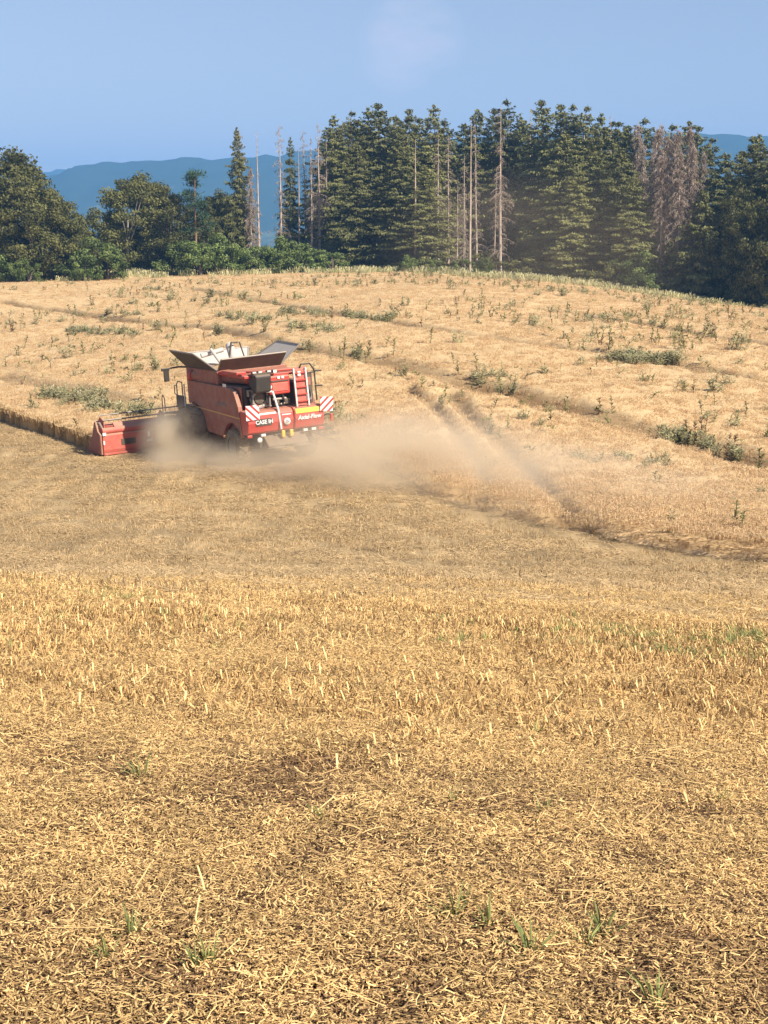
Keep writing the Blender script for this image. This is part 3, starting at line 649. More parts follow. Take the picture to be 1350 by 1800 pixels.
def spruce(seed, H=22, Rm=3.3, base=0.03, thin=0.0, dead_top=0.0):
    """crown = whorls of drooping boughs carrying hanging sprays"""
    random.seed(seed); g = np.random.default_rng(seed)
    C, D, U, L, W, S = [], [], [], [], [], []
    nw = int(H/0.42)
    for w in range(nw):
        f = base + (1-base)*(w+g.random())/nw; z0 = H*f
        r = Rm*min(1.0, 1.34*(1-f)**0.64 + 0.015)*g.uniform(0.72, 1.12)
        nb = 6 + int(5*(1-f)) + g.integers(0, 2)
        for b in range(nb):
            if g.random() < thin: continue
            z0 = H*f + g.uniform(-0.8, 0.8)*(1-f*f); a = 6.283*(b+g.random()*0.9)/nb + w*0.7; rb = r*g.uniform(0.55, 1.2); dz = -g.uniform(0.08, 0.55)*rb*(1-0.5*f) if f < 0.85 else g.uniform(0.0, 0.4)*rb
            dr = np.array([math.cos(a), math.sin(a), 0]); sd = np.array([-math.sin(a), math.cos(a), 0])
            m = max(8, int(rb*27)); t = g.uniform(0.12, 1.0, m)**0.7
            c = np.zeros((m, 3)); c[:] = dr*(t*rb)[:, None]; c[:, 2] = z0 + dz*t**1.2 + 0.16*rb*np.clip(t-0.7, 0, 1)*1.5
            off = g.normal(0, 0.16, m)*rb*(1.1-t*0.6); c += sd*off[:, None]; c[:, 2] -= np.abs(g.normal(0, 0.16, m))
            d = dr*0.9 + sd*(np.sign(off)*g.uniform(0.1, 0.9, m))[:, None]; d = d + np.array([0, 0, 1])*g.uniform(-1.3, 0.05, m)[:, None]
            u = sd + g.normal(0, 0.45, (m, 3))
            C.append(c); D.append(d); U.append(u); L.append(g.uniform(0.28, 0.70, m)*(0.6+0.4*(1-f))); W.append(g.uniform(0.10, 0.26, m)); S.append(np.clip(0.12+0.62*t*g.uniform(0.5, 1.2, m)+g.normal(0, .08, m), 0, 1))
    c = np.zeros((14, 3)); c[:, 2] = H-0.1-g.random(14)*1.3; C.append(c+g.normal(0, .08, (14, 3))); D.append(np.c_[g.normal(0, .4, (14, 2)), np.ones(14)]); U.append(g.normal(0, 1, (14, 3))); L.append(np.full(14, .55)); W.append(np.full(14, .14)); S.append(np.full(14, .4))
    C, D, U, L, W, S = [np.concatenate(q) for q in (C, D, U, L, W, S)]
    return C, D, U, L, W, S
spruce_parts = []
for sd in range(5):
    a = spruce(100+sd, 22, [5.2, 4.6, 5.9, 4.9, 4.2][sd], [0.02, 0.06, 0.01, 0.15, 0.04][sd], [0.05, 0.12, 0.05, 0.15, 0.2][sd])
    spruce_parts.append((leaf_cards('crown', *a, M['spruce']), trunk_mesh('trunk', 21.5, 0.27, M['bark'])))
young_parts = []
for sd in range(2):
    a = spruce(140+sd, 12, 3.4, 0.0, 0.03); young_parts.append((leaf_cards('crown', *a, M['spruce']), trunk_mesh('trunk', 11.5, 0.2, M['bark'])))
def dead_tree(seed, H=21, dense=1.0, Rm=2.3, f0=0.16):
    """bare stem with short drooping dead boughs and grey twigs"""
    random.seed(seed); g = np.random.default_rng(seed); brs = []; C, D, U, L, W, S = [], [], [], [], [], []
    nb = int(95*dense)
    for i in range(nb):
        f = g.uniform(f0, 0.985); a = g.uniform(0, 6.283); r = Rm*(1.12-f)**0.8*g.uniform(0.35, 1.1)*(0.55 if dense < 0.6 else 1); z0 = H*f
        dr = np.array([math.cos(a), math.sin(a), 0]); p0 = np.array([0, 0, z0]); p1 = p0+dr*r*.5+[0, 0, -0.10*r]; p2 = p0+dr*r+[0, 0, -0.42*r]
        brs.append(([tuple(p0), tuple(p1), tuple(p2)], [0.035, 0.022, 0.008]))
        m = int(11*r*dense)+2; t = g.uniform(0.2, 1, m); c = p0+dr*(t*r)[:, None]; c[:, 2] += -0.42*r*t**1.7; c = c+g.normal(0, 0.07, (m, 3)); c[:, 2] -= 0.14
        C.append(c); D.append(np.c_[g.normal(0, .55, (m, 2)), -np.ones(m)]); U.append(g.normal(0, 1, (m, 3))); L.append(g.uniform(.25, .7, m)); W.append(g.uniform(.025, .075, m)); S.append(g.random(m))
    C, D, U, L, W, S = [np.concatenate(q) for q in (C, D, U, L, W, S)]
    return leaf_cards('twigs', C, D, U, L, W, S, M['spruce_dry']), trunk_mesh('trunk', H, 0.21, M['bark_dead'], 0.008, branches=brs)
dead_parts = [dead_tree(200, 21, 1.0), dead_tree(201, 21, 0.8), dead_tree(202, 21, 0.35, 1.5), dead_tree(203, 21, 0.28, 1.3, 0.3)]
brown_parts = [dead_tree(210, 21, 2.2, 2.9, 0.3), dead_tree(211, 21, 1.9, 2.6, 0.3)]
def broadleaf(seed, H=14, Rx=5, z0=0.12, mat='leaf', n_cl=70, per=170, leaf=0.26, bk='bark'):
    random.seed(seed); g = np.random.default_rng(seed); zc = H*(0.5+z0*0.5); rz = H*(1-z0)*0.5
    C, D, U, L, W, S = [], [], [], [], [], []; brs = []
    for i in range(n_cl):
        v = g.normal(size=3); v /= np.linalg.norm(v); q = g.uniform(0.35, 1)**0.45
        env = 1.0 - 0.35*max(0, v[2])**2 + 0.2*math.sin(3*math.atan2(v[1], v[0])+seed) * 0.6
        cc = np.array([v[0]*Rx*q*env, v[1]*Rx*q*env, zc+v[2]*rz*q]); cr = g.uniform(0.14, 0.27)*Rx
        if i % 8 == 0: brs.append(([(0, 0, H*0.22+0.25*max(0, cc[2]-H*0.3)), tuple(cc*0.5+np.array([0, 0, H*0.16])), tuple(cc)], [0.10, 0.06, 0.02]))
        e = g.normal(size=(per, 3)); e /= np.linalg.norm(e, axis=1, keepdims=True); rad = g.random(per)**0.42
        c = cc + e*(rad*cr)[:, None]*np.array([1.15, 1.15, 0.75]); nrm = e + g.normal(0, .6, (per, 3)); d = np.cross(nrm, g.normal(size=(per, 3)))
        C.append(c); D.append(d); U.append(np.cross(nrm, d)); L.append(g.uniform(0.7, 1.4, per)*leaf); W.append(g.uniform(0.5, 0.9, per)*leaf)
        S.append(np.clip(0.25+0.35*g.random(per)+0.22*g.normal()+0.12, 0, 1))
    C, D, U, L, W, S = [np.concatenate(q) for q in (C, D, U, L, W, S)]
    return leaf_cards('crown', C, D, U, L, W, S, M[mat]), trunk_mesh('trunk', H*0.8, 0.24, M[bk], 0.03, branches=brs)
broad_parts = [broadleaf(300+i, 14, 5, -0.02, 'leaf', 150, 170, 0.30) for i in range(3)]
birch_parts = [broadleaf(320, 14, 4.6, 0.08, 'leaf', 95, 160, 0.28, bk='bark_birch')]
bush_parts = [broadleaf(330+i, 4, 2.4, -0.05, 'leaf_bright', 34, 120, 0.22) for i in range(3)]
dbush_parts = [broadleaf(340+i, 5, 2.7, -0.05, 'leaf', 40, 130, 0.24) for i in range(2)]
def pine(seed, H=13):
    random.seed(seed); g = np.random.default_rng(seed); C, D, U, L, W, S = [], [], [], [], [], []; brs = []
    for i in range(26):
        f = g.uniform(0.42, 1.0); a = g.uniform(0, 6.283); r = 2.0*(1.25-f)**0.7*g.uniform(.4, 1); cc = np.array([math.cos(a)*r+0.5*(f-.7), math.sin(a)*r, H*f-0.2]); brs.append(([(0.3*(f-.7), 0, H*f-.7), tuple(cc)], [0.05, 0.02]))
        m = 150; e = g.normal(size=(m, 3)); c = cc+e*np.array([.5, .5, .28])*0.75; C.append(c); D.append(e+[0, 0, .8]); U.append(g.normal(size=(m, 3))); L.append(g.uniform(.25, .5, m)); W.append(g.uniform(.05, .12, m)); S.append(np.clip(.35+.2*g.normal()+.3*g.random(m), 0, 1))
    C, D, U, L, W, S = [np.concatenate(q) for q in (C, D, U, L, W, S)]
    return leaf_cards('crown', C, D, U, L, W, S, M['pine']), trunk_mesh('trunk', H*0.97, 0.2, M['bark_pine'], 0.02, branches=brs)
pine_parts = [pine(400)]
random.seed(11)
KIND = {'spruce': (spruce_parts, 22, 'spruce_tree'), 'young': (young_parts, 12, 'young_spruce'), 'dead': (dead_parts, 21, 'dead_spruce'), 'brown': (brown_parts, 21, 'dead_spruce'),
        'broad': (broad_parts, 14, 'broadleaf_tree'), 'birch': (birch_parts, 14, 'broadleaf_tree'), 'bush': (bush_parts, 4, 'bush'), 'dbush': (dbush_parts, 5, 'bush'), 'pine': (pine_parts, 13, 'pine_tree')}
def tree(kind, px, top, Y, label, group=None, wide=1.0, var=None, cat='tree'):
    parts, h0, nm = KIND[kind]; X = at_depth(px, Y); zg = Tz(X, Y); H = z_at(top, Y) - zg; s = H/h0
    o = empty(nm, (X, Y, zg-0.1), random.uniform(0, 6.283)); tag(o, label, cat, group)
    o.scale = (s*wide*random.uniform(.86, 1.14), s*wide*random.uniform(.86, 1.14), s)
    o.rotation_euler[0] = random.gauss(0, 0.012); o.rotation_euler[1] = random.gauss(0, 0.012)
    cr, tr = parts[var if var is not None else random.randrange(len(parts))]
    tw = lk(bpy.data.objects.new('twigs' if kind in ('dead', 'brown') else 'crown', cr), o)
    if kind in ('dead', 'brown'): tw['kind'] = 'stuff'
    lk(bpy.data.objects.new('trunk', tr), o)
    return o
GS = ('tall green spruce in the dense wood behind the field', 'green spruces of the dense wood')
for px, top, Y in [(585, 200, 196), (622, 194, 200), (646, 186, 204), (667, 179, 199), (692, 202, 210), (718, 189, 197), (757, 181, 198), (738, 205, 206), (845, 191, 205), (868, 188, 209),
                   (887, 173, 203), (912, 205, 212), (950, 173, 200), (978, 181, 196), (1003, 182, 194), (1030, 183, 193), (1050, 196, 196), (1085, 211, 195), (1098, 218, 190), (1220, 219, 192), (1242, 240, 188), (600, 225, 206), (780, 210, 210), (820, 214, 212)]:
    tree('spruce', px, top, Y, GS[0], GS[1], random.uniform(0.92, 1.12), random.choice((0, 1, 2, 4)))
# nearer, lower spruces with boughs to the ground
GF = ('green spruce on the wood edge with boughs down to the ground', 'spruces on the wood edge')
for px, top, Y, w, lab in [(630, 250, 188, 1.0, 'wood edge spruce next to the bare dead stems of the gap'), (700, 235, 186, 1.05, 'tall wood edge spruce between the gap and the bleached dead stems'), (745, 290, 183, 1.1, 'short broad spruce beside the bleached dead stems'),
                           (985, 230, 184, 1.0, 'tall wood edge spruce in the drifting dust haze'), (1040, 225, 181, 1.05, 'tallest wood edge spruce between the dust haze and the brown dead cluster'), (1085, 258, 178, 1.05, 'mid-height wood edge spruce close to the brown dead cluster'),
                           (1010, 290, 178, 1.0, 'short sunlit spruce standing foremost in the dust haze'), (1110, 305, 174, 1.0, 'shortest wood edge spruce right at the brown dead cluster')]:
    tree('spruce', px, top, Y, lab, GF[1], w, random.choice((0, 2)))
GB = ('spruce deep in the wood, its top showing between the front spruces', 'spruces deep in the wood')
for i in range(26):
    px = 575+i*25+random.uniform(-8, 8)
    tree('spruce', px, random.uniform(205, 262), random.uniform(213, 228), GB[0], GB[1], random.uniform(1.0, 1.25))
GR = ('dark spruce in the shaded wood corner beside the far blue hill', 'dark spruces in the wood corner')
for px, top, Y in [(1268, 268, 182), (1290, 262, 176), (1312, 237, 172), (1336, 232, 168), (1352, 242, 165), (1375, 238, 168), (1400, 235, 164), (1430, 240, 160), (1280, 300, 186), (1325, 275, 180), (1360, 265, 176)]:
    tree('spruce', px, top, Y, GR[0], GR[1], 1.05)
tree('young', 1228, 332, 166, 'young full spruce standing in front of the brown dead spruces', None, 1.0, 0)
tree('young', 1175, 420, 170, 'small young spruce at the foot of the brown dead spruces', None, 0.9, 1)
for px, top, Y, w in [(1290, 325, 164, 0.85), (1335, 345, 160, 0.9), (1375, 330, 158, 0.9)]:
    tree('broad', px, top, Y, {1290: 'dark broadleaf tree right beside the young full spruce', 1335: 'lower dark broadleaf tree in front of the wood corner spruces', 1375: 'dark broadleaf tree on the far side of the lower wood corner broadleaf'}[px], 'broadleaf trees at the wood corner', w*0.8)
# dead trees
GD = ('bare dead spruce with bleached stem in the gap beside the half-dead spruce', 'bare dead spruces in the gap')
for px, top, Y, v in [(495, 216, 192, 1), (527, 246, 196, 3), (540, 226, 200, 1), (549, 236, 190, 0), (563, 213, 192, 0), (575, 240, 195, 0)]: tree('dead', px, top, Y, GD[0], GD[1], 1.0, v)
tree('spruce', 511, 238, 198, 'thin sparse spruce among the bare dead stems', None, 0.55, 4)
tree('dead', 457, 228, 186, 'bare dead stem right beside the spruce with the reddish dead top', None, 1.0, 2)
GE = ('dead spruce with bleached stem and grey twigs in front of the green wood', 'dead spruces along the wood edge')
for px, top, Y, v in [(788, 235, 184, 1), (826, 208, 178, 3), (838, 215, 186, 1), (879, 182, 180, 0), (868, 300, 184, 1), (803, 310, 186, 0), (817, 330, 180, 1), (1022, 195, 200, 3), (930, 187, 205, 2), (1070, 198, 198, 2), (770, 225, 190, 0), (730, 240, 182, 3), (815, 270, 182, 1)]:
    tree('dead', px, top, Y, GE[0], GE[1], 1.0, v)
GN_ = ('reddish-brown dead spruce full of dry twigs, in the dead cluster', 'brown dead spruces in a cluster')
for px, top, Y in [(1117, 214, 196), (1143, 222, 190), (1156, 212, 186), (1170, 232, 184), (1182, 222, 187), (1198, 214, 182), (1212, 245, 180), (1228, 262, 182), (1130, 250, 192), (1160, 262, 180), (1190, 255, 179)]:
    tree('brown', px, top, Y-7, GN_[0], GN_[1], 1.05)
# half-dead spruce and pine
hd = tree('spruce', 424, 222, 186, 'green spruce with a reddish dead top beside the bare stem', None, 0.5, 3)
tree('dead', 427, 225, 186.6, 'dead grey spruce leaning against the spruce with a reddish top', None, 1.1, 0)
tree('brown', 443, 290, 184.5, 'low dead spruce with dry twigs below the bare dead stem', None, 0.8)
tree('pine', 345, 300, 178, 'pine with a tufted crown and a reddish bare stem', None, 1.05)
# broadleaf trees on the left
GL = ('big dark broadleaf tree at the field corner by the hill view', 'big broadleaf trees at the field corner')
for px, top, Y, w, lab in [(5, 258, 172, 1.2, 'tallest dark broadleaf tree of the group at the field corner'), (-60, 266, 176, 1.2, 'huge broadleaf tree on the far side of the tallest field corner tree'),
                           (58, 305, 168, 1.15, 'mid-height broadleaf tree just in front of the tallest field corner tree'), (100, 345, 170, 1.1, 'rounded broadleaf tree on the hill-view flank of the field corner group')]: tree('broad', px, top, Y, lab, GL[1], w*0.9)
tree('broad', 140, 392, 172, 'lower dark broadleaf tree sloping down from the big corner trees', None, 1.0)
tree('birch', 225, 300, 180, 'broadleaf tree with pale forked stems showing through its leaves', None, 1.0)
tree('broad', 262, 303, 184, 'round dark broadleaf tree behind the pale-stemmed tree', None, 1.0)
tree('broad', 300, 326, 180, 'smaller round broadleaf tree between the pale-stemmed tree and the pine', None, 0.95)
tree('broad', 200, 365, 184, 'low broadleaf tree on the hill-view side of the pale-stemmed tree', None, 0.9)
for px, top, Y in [(375, 345, 188), (395, 332, 192), (410, 350, 186), (360, 370, 184)]: tree('broad', px, top, Y, {375: 'dark broadleaf tree just behind the pine crown', 395: 'tallest dark broadleaf tree between the pine and the spruce with the dead top', 410: 'dark broadleaf tree touching the spruce with the reddish dead top', 360: 'low broadleaf tree at the foot of the pine'}[px], 'broadleaf trees beside the pine', 0.75)
GU = ('bright green bush along the foot of the wood', 'bright bushes along the wood edge')
for px, top, Y, w in [(20, 440, 166, 1), (50, 452, 164, 1), (172, 418, 168, 1.25), (190, 440, 167, 1), (150, 440, 166, 1), (330, 415, 176, 1.1), (352, 425, 174, 1), (375, 410, 177, 1.1), (400, 420, 176, 1), (430, 428, 177, 1), (455, 425, 178, 1), (480, 430, 178, 1), (505, 415, 180, 1.1), (535, 420, 180, 1.1), (560, 432, 180, 1), (585, 438, 180, 1), (850, 452, 176, 0.9), (815, 450, 178, 1), (1140, 462, 168, 1), (720, 448, 178, 1), (760, 450, 177, 0.9), (1120, 440, 172, 1.0)]:
    tree('bush', px, top, Y, GU[0], GU[1], w, cat='bush')
GV = ('dark green bush in the shade under the trees', 'dark bushes under the trees')
for i in range(34):
    px = -60+i*44+random.uniform(-12, 12); Y = float(y_edge(at_depth(px, 175)))+random.uniform(6, 14); zt = z_at(0, Y)
    X = at_depth(px, Y); hgt = random.uniform(2.0, 3.6)
    o = empty('bush', (X, Y, Tz(X, Y)-0.1), random.uniform(0, 6.28)); s = hgt/5; o.scale = (s*1.3, s*1.3, s); tag(o, GV[0], 'bush', GV[1])
    cr, tr = dbush_parts[i % 2]; lk(bpy.data.objects.new('crown', cr), o); lk(bpy.data.objects.new('trunk', tr), o)

# green regrowth and grass tufts in the near stubble
tuft_meshes = []
for q in range(5):
    it = []
    for i in range(16):
        a = random.uniform(0, 6.283); h = random.uniform(0.05, 0.15); sp = random.uniform(0.03, 0.14); tx, ty = math.cos(a)*sp, math.sin(a)*sp
        it.append(([(tx*.2, ty*.2, 0), (tx*.5, ty*.5, h*.6), (tx, ty, h)], np.array([0.007, 0.008, 0.002]), random.uniform(.1, 1)))
    tuft_meshes.append(strips('grass_tuft', it, M['grass']))
for px, py, s in [(250, 1375, 1.0), (365, 1700, 0.8), (345, 1712, 0.6), (800, 1620, 0.9), (860, 1640, 0.9), (935, 1690, 0.9), (1060, 1660, 1.0), (1155, 1785, 0.9), (190, 1690, 0.7), (230, 1660, 0.7), (950, 1440, 0.7), (940, 1300, 0.8), (795, 1420, 0.6), (565, 1445, 0.6), (1030, 1670, 0.7), (820, 1600, 0.6),
                  (990, 1110, 1.2), (1010, 1095, 1.2), (975, 1125, 1.0), (1290, 1120, 1.2), (1330, 1130, 1.2), (1090, 1130, 1.0), (800, 1095, 0.9), (770, 1100, 0.9), (830, 1110, 0.8), (1280, 1420, 0.7), (20, 1150, 0.8), (75, 1090, 0.7), (300, 1110, 0.7), (380, 1150, 0.7)]:
    x_, y_ = at(px, py); o = lk(bpy.data.objects.new('grass_tuft', random.choice(tuft_meshes))); o.location = (x_, y_, Tz(x_, y_)); o.rotation_euler = (0, 0, random.uniform(0, 6.28)); o.scale = (s, s, s)
    tag(o, 'small green grass tuft sprouting from the cut stubble', 'grass tuft', 'grass tufts in the stubble')
n_ = 9000; x, y = rand_in_view(n_, 9.5, 19); k = (vnoise(x/1.4, y/0.8, 81) + 0.5*vnoise(x/.4, y/.4, 82) + 0.20*np.clip(x, -2, 4) + 0.05 > rng.uniform(0.0, 0.9, n_)) & (np.abs(y-13.8-0.3*(2-x)) < 2.3); x, y = x[k], y[k]
scatter('green_regrowth', tuft_meshes, np.c_[x, y, T(x, y)], rng.random(len(x))*6.28, rng.uniform(0.45, 0.95, len(x)))

# --- COMBINE ---
# ------------------------------------------------------------------ combine harvester
M['red'] = paint('red_paint', (0.46, 0.018, 0.016), 0.38, 0.16)
M['red_dusty_shaded'] = paint('dusty_shaded_red_paint', (0.26, 0.016, 0.015), 0.65, 0.5)  # dusty, and the base red darkened to paint in the side's shade
M['header_red'] = paint('header_red_paint', (0.50, 0.045, 0.04), 0.5, 0.34)
M['black'] = paint('black_plastic', (0.016, 0.016, 0.017), 0.5, 0.06)
M['dark'] = paint('dark_steel', (0.035, 0.032, 0.03), 0.55, 0.22, 0.2)
M['steel'] = paint('grey_steel', (0.30, 0.29, 0.28), 0.45, 0.25, 0.5)
M['galv'] = paint('pale_tank_sheet', (0.52, 0.52, 0.51), 0.7, 0.15, 0.0)
M['flap_out'] = paint('grey_flap', (0.040, 0.034, 0.032), 0.6, 0.14)
M['white'] = paint('white_paint', (0.78, 0.77, 0.75), 0.5, 0.08)
M['yellow'] = paint('yellow_paint', (0.80, 0.50, 0.04), 0.45, 0.06)
M['gold'] = paint('stripe_gold', (0.62, 0.38, 0.10), 0.5, 0.2)
M['tyre'] = paint('tyre_rubber', (0.03, 0.028, 0.026), 0.8, 0.45)
M['lamp'] = paint('lamp_glass', (0.75, 0.75, 0.72), 0.15, 0.05)
M['redlamp'] = paint('red_lamp_glass', (0.6, 0.02, 0.015), 0.2, 0.05)
M['glass'] = paint('cab_glass', (0.05, 0.06, 0.065), 0.08, 0.15)
M['greytext'] = paint('grey_lettering', (0.22, 0.17, 0.16), 0.5, 0.1)
def striped():
    m, n, l, b = new_mat('warning_stripes'); t = n.new('ShaderNodeTexCoord'); s = n.new('ShaderNodeSeparateXYZ'); l.new(t.outputs['Object'], s.inputs[0])
    a = n.new('ShaderNodeMath'); a.operation = 'ADD'; l.new(s.outputs['X'], a.inputs[0]); l.new(s.outputs['Z'], a.inputs[1])
    k = n.new('ShaderNodeMath'); k.operation = 'MULTIPLY'; l.new(a.outputs[0], k.inputs[0]); k.inputs[1].default_value = 3.6
    f = n.new('ShaderNodeMath'); f.operation = 'FRACT'; l.new(k.outputs[0], f.inputs[0])
    g = n.new('ShaderNodeMath'); g.operation = 'GREATER_THAN'; l.new(f.outputs[0], g.inputs[0]); g.inputs[1].default_value = 0.56
    mx_ = n.new('ShaderNodeMix'); mx_.data_type = 'RGBA'; l.new(g.outputs[0], mx_.inputs[0]); mx_.inputs[6].default_value = (0.82, 0.80, 0.77, 1); mx_.inputs[7].default_value = (0.60, 0.04, 0.03, 1)
    l.new(mx_.outputs[2], b.inputs['Base Color']); b.inputs['Roughness'].default_value = 0.4
    return m
M['stripes'] = striped()
root = bpy.data.objects.new('combine_harvester', None); lk(root)
tag(root, 'dusty red combine harvester cutting the ripe crop, grain tank flaps open', 'combine harvester')
Rm_ = Matrix.Rotation(HEAD, 4, 'Z') @ Matrix.Rotation(R(-0.7), 4, 'X') @ Matrix.Rotation(R(-3.3), 4, 'Y')
def cz(v, u): return Tz(*loc_xy(v, u))
zc_ = np.mean([cz(-1.7, 4.6) - (Rm_ @ Vector((-1.7, 4.6, 0))).z, cz(1.7, 4.6) - (Rm_ @ Vector((1.7, 4.6, 0))).z, cz(-1.3, 1.2) - (Rm_ @ Vector((-1.3, 1.2, 0))).z, cz(1.3, 1.2) - (Rm_ @ Vector((1.3, 1.2, 0))).z])
root.matrix_world = Matrix.Translation((C0.x, C0.y, zc_)) @ Rm_
print('combine ground z', zc_, [round(cz(v_, u_)-zc_-(Rm_ @ Vector((v_, u_, 0))).z, 2) for v_, u_ in ((-1.7, 4.6), (1.7, 4.6), (-1.3, 1.2), (1.3, 1.2), (-4.5, 7.5), (4.5, 7.5))])
def text_part(body, size, mat, parent, loc, rot, name='lettering', ext=0.006, shear=0.0):
    c = bpy.data.curves.new('lettering', 'FONT'); c.body = body; c.size = size; c.align_x = 'CENTER'; c.align_y = 'CENTER'; c.extrude = ext; c.shear = shear; c.offset = size*0.02; c.resolution_u = 2
    tmp = bpy.data.objects.new('tmp_text', c); COL.objects.link(tmp); dg = bpy.context.evaluated_depsgraph_get()
    me_ = bpy.data.meshes.new_from_object(tmp.evaluated_get(dg)); bpy.data.objects.remove(tmp); bpy.data.curves.remove(c)
    me_.materials.clear(); me_.materials.append(mat)
    o = bpy.data.objects.new(name, me_); lk(o, parent); o.location = loc; o.rotation_euler = rot; return o
BACK = (R(90), 0, 0)                            # lettering read from behind the machine
# hull and chassis
MB().box((-1.35, 0.75, 0.95), (1.35, 5.4, 2.88)).box((-0.6, 0.9, 0.7), (0.6, 5.2, 0.95)).build('body', M['red_dusty_shaded'], root, 0.04)
arch = lambda yc, zc, r, a0, a1, n=9: [(yc + r*math.cos(R(a0+(a1-a0)*i/(n-1))), zc + r*math.sin(R(a0+(a1-a0)*i/(n-1)))) for i in range(n)]
side_poly = [(5.1, 2.92), (1.3, 2.86), (0.85, 2.72), (0.55, 2.2), (0.36, 1.25)] + [(0.5, 1.05)] + arch(1.2, 0.75, 0.82, 155, 22) + [(2.3, 1.0), (3.35, 1.05)] + arch(4.6, 0.98, 1.12, 172, 70) + [(5.1, 2.05)]
for s in (-1, 1):
    sp_ = MB().prism(side_poly, s*1.44, s*1.60).build('side_panel', M['red_dusty_shaded'], root, 0.035)
    MB().prism([(5.0, 1.98), (0.46, 1.80), (0.46, 1.755), (5.0, 1.935)], s*1.598, s*1.606).build('stripe', M['gold'], sp_)
    text_part('Axial-Flow', 0.22, M['greytext'], sp_, (s*1.606, 2.0, 2.22), (R(90), 0, R(90*s)), shear=0.2)
    MB().prism([(1.75, 3.0), (1.45, 3.0), (1.45, 2.88), (1.75, 2.88)], s*1.605, s*1.612).build('sticker', M['white'], sp_)
# upper body and grain tank
MB().box((-1.5, 2.45, 2.88), (1.5, 5.38, 3.42)).box((-1.5, 4.5, 2.7), (-1.2, 5.36, 2.88)).build('tank_wall', M['red_dusty_shaded'], root, 0.05)
def flap(quad, name='tank_flap'):
    """quad: bottom a, bottom b, top b, top a with the inside as the front face"""
    o = MB().slab(quad, 0.035, 0, 1).build(name, [M['galv'], M['flap_out']], root)
    q = [Vector(p) for p in quad]; MB().tube([q[0], q[3], q[2], q[1]], 0.035, 6).build('rim', M['steel'], o); return o
bl, br_, fr, fl = (-1.42, 2.5, 3.40), (1.20, 2.5, 3.40), (1.20, 5.32, 3.40), (-1.42, 5.32, 3.40)
tl, tr_ = (-1.50, 1.95, 3.88), (1.22, 1.95, 3.92)
flap([br_, bl, tl, tr_]); flap([bl, fl, (-2.08, 5.45, 4.12), (-2.0, 3.35, 4.06)]); flap([fr, br_, (2.0, 2.3, 4.12), (2.02, 4.2, 4.18)]); flap([fl, fr, (1.5, 5.85, 3.92), (-1.5, 5.85, 3.92)])
g_ = MB(); g_.cyl((-0.15, 3.6, 3.35), (0.05, 4.5, 4.18), 0.16, n=12).cyl((-1.1, 4.7, 3.85), (-0.2, 4.6, 4.02), 0.10, n=10).cyl((-0.6, 3.9, 3.5), (-0.75, 4.5, 4.08), 0.07, n=8); g_.build('tank_auger', M['galv'], root, 0.02)
MB().tube([(-0.2, 4.0, 3.8), (-0.1, 4.0, 4.3), (0.25, 4.2, 4.28)], 0.04).tube([(0.5, 4.1, 3.6), (0.3, 4.1, 4.3)], 0.03).build('level_sensor', M['dark'], root)
# heaped grain inside the tank
gm = MB(); pts = [(1.3*math.cos(a*0.5236), 3.9+1.25*math.sin(a*0.5236), 3.3) for a in range(12)]; gm.add(pts + [(0, 3.95, 3.72)], [(i, (i+1) % 12, 12) for i in range(12)], 0, True)
gm.build('grain_heap', M['gold'], root)
# folded unloading auger with its black spout
at_ = MB().cyl((-1.42, 4.75, 3.12), (-0.86, 0.55, 3.16), 0.205, n=16).build('unloading_auger', M['red_dusty_shaded'], root)
MB().cyl((-1.44, 4.95, 3.12), (-1.42, 4.7, 3.12), 0.24, n=16).build('flange', M['red'], at_)
MB().cyl((-0.893, 0.80, 3.158), (-0.877, 0.68, 3.159), 0.235, n=16).build('flange', M['red'], at_)
sp2 = MB().prism([(0.62, 3.36), (0.05, 3.42), (-0.10, 3.30), (-0.02, 2.72), (0.12, 2.66), (0.55, 2.92)], -1.10, -0.46).build('spout', M['black'], at_, 0.05)
MB().box((-1.14, -0.02, 3.36), (-0.42, 0.10, 3.43)).build('spout_lip', M['dark'], sp2)
# engine deck, rails and lamps at the back
MB().box((-1.3, 0.55, 2.05), (1.3, 2.5, 2.9)).build('engine_bay', M['black'], root, 0.03)
MB().box((-1.35, 0.35, 3.22), (1.3, 2.45, 3.32)).box((-1.4, 0.9, 3.32), (-1.0, 2.4, 3.44)).build('deck', M['red'], root, 0.02)
MB().tube([(-1.45, 2.35, 3.38), (-0.6, 0.7, 3.40), (1.2, 0.35, 3.40)], 0.05).tube([(-1.4, 2.6, 3.30), (-1.3, 0.6, 3.36)], 0.04).build('deck_edge', M['red'], root)
for x_ in (-1.02, -0.78, -0.42, -0.18):
    lp = MB().box((x_-0.08, 0.16, 3.36), (x_+0.08, 0.30, 3.48)).build('work_lamp', M['dark'], root, 0.01)
    MB().box((x_-0.07, 0.145, 3.37), (x_+0.07, 0.162, 3.47)).build('lens', M['lamp'], lp)
pn = MB().box((-0.42, 0.18, 2.55), (0.42, 0.75, 3.24)).build('engine_panel', M['red'], root, 0.05)
MB().box((-0.33, 0.155, 2.66), (0.33, 0.19, 2.98)).build('access_plate', M['header_red'], pn, 0.02)
MB().box((-0.36, 0.14, 3.03), (0.36, 0.185, 3.07)).build('trim', M['dark'], pn)
MB().cyl((-0.44, 0.17, 2.86), (-0.44, 0.11, 2.86), 0.075, n=14).build('reflector', M['lamp'], root)
for x_ in (-0.05, 0.12): MB().box((x_-0.05, 0.14, 3.13), (x_+0.05, 0.2, 3.22)).build('sticker', M['white'], pn)
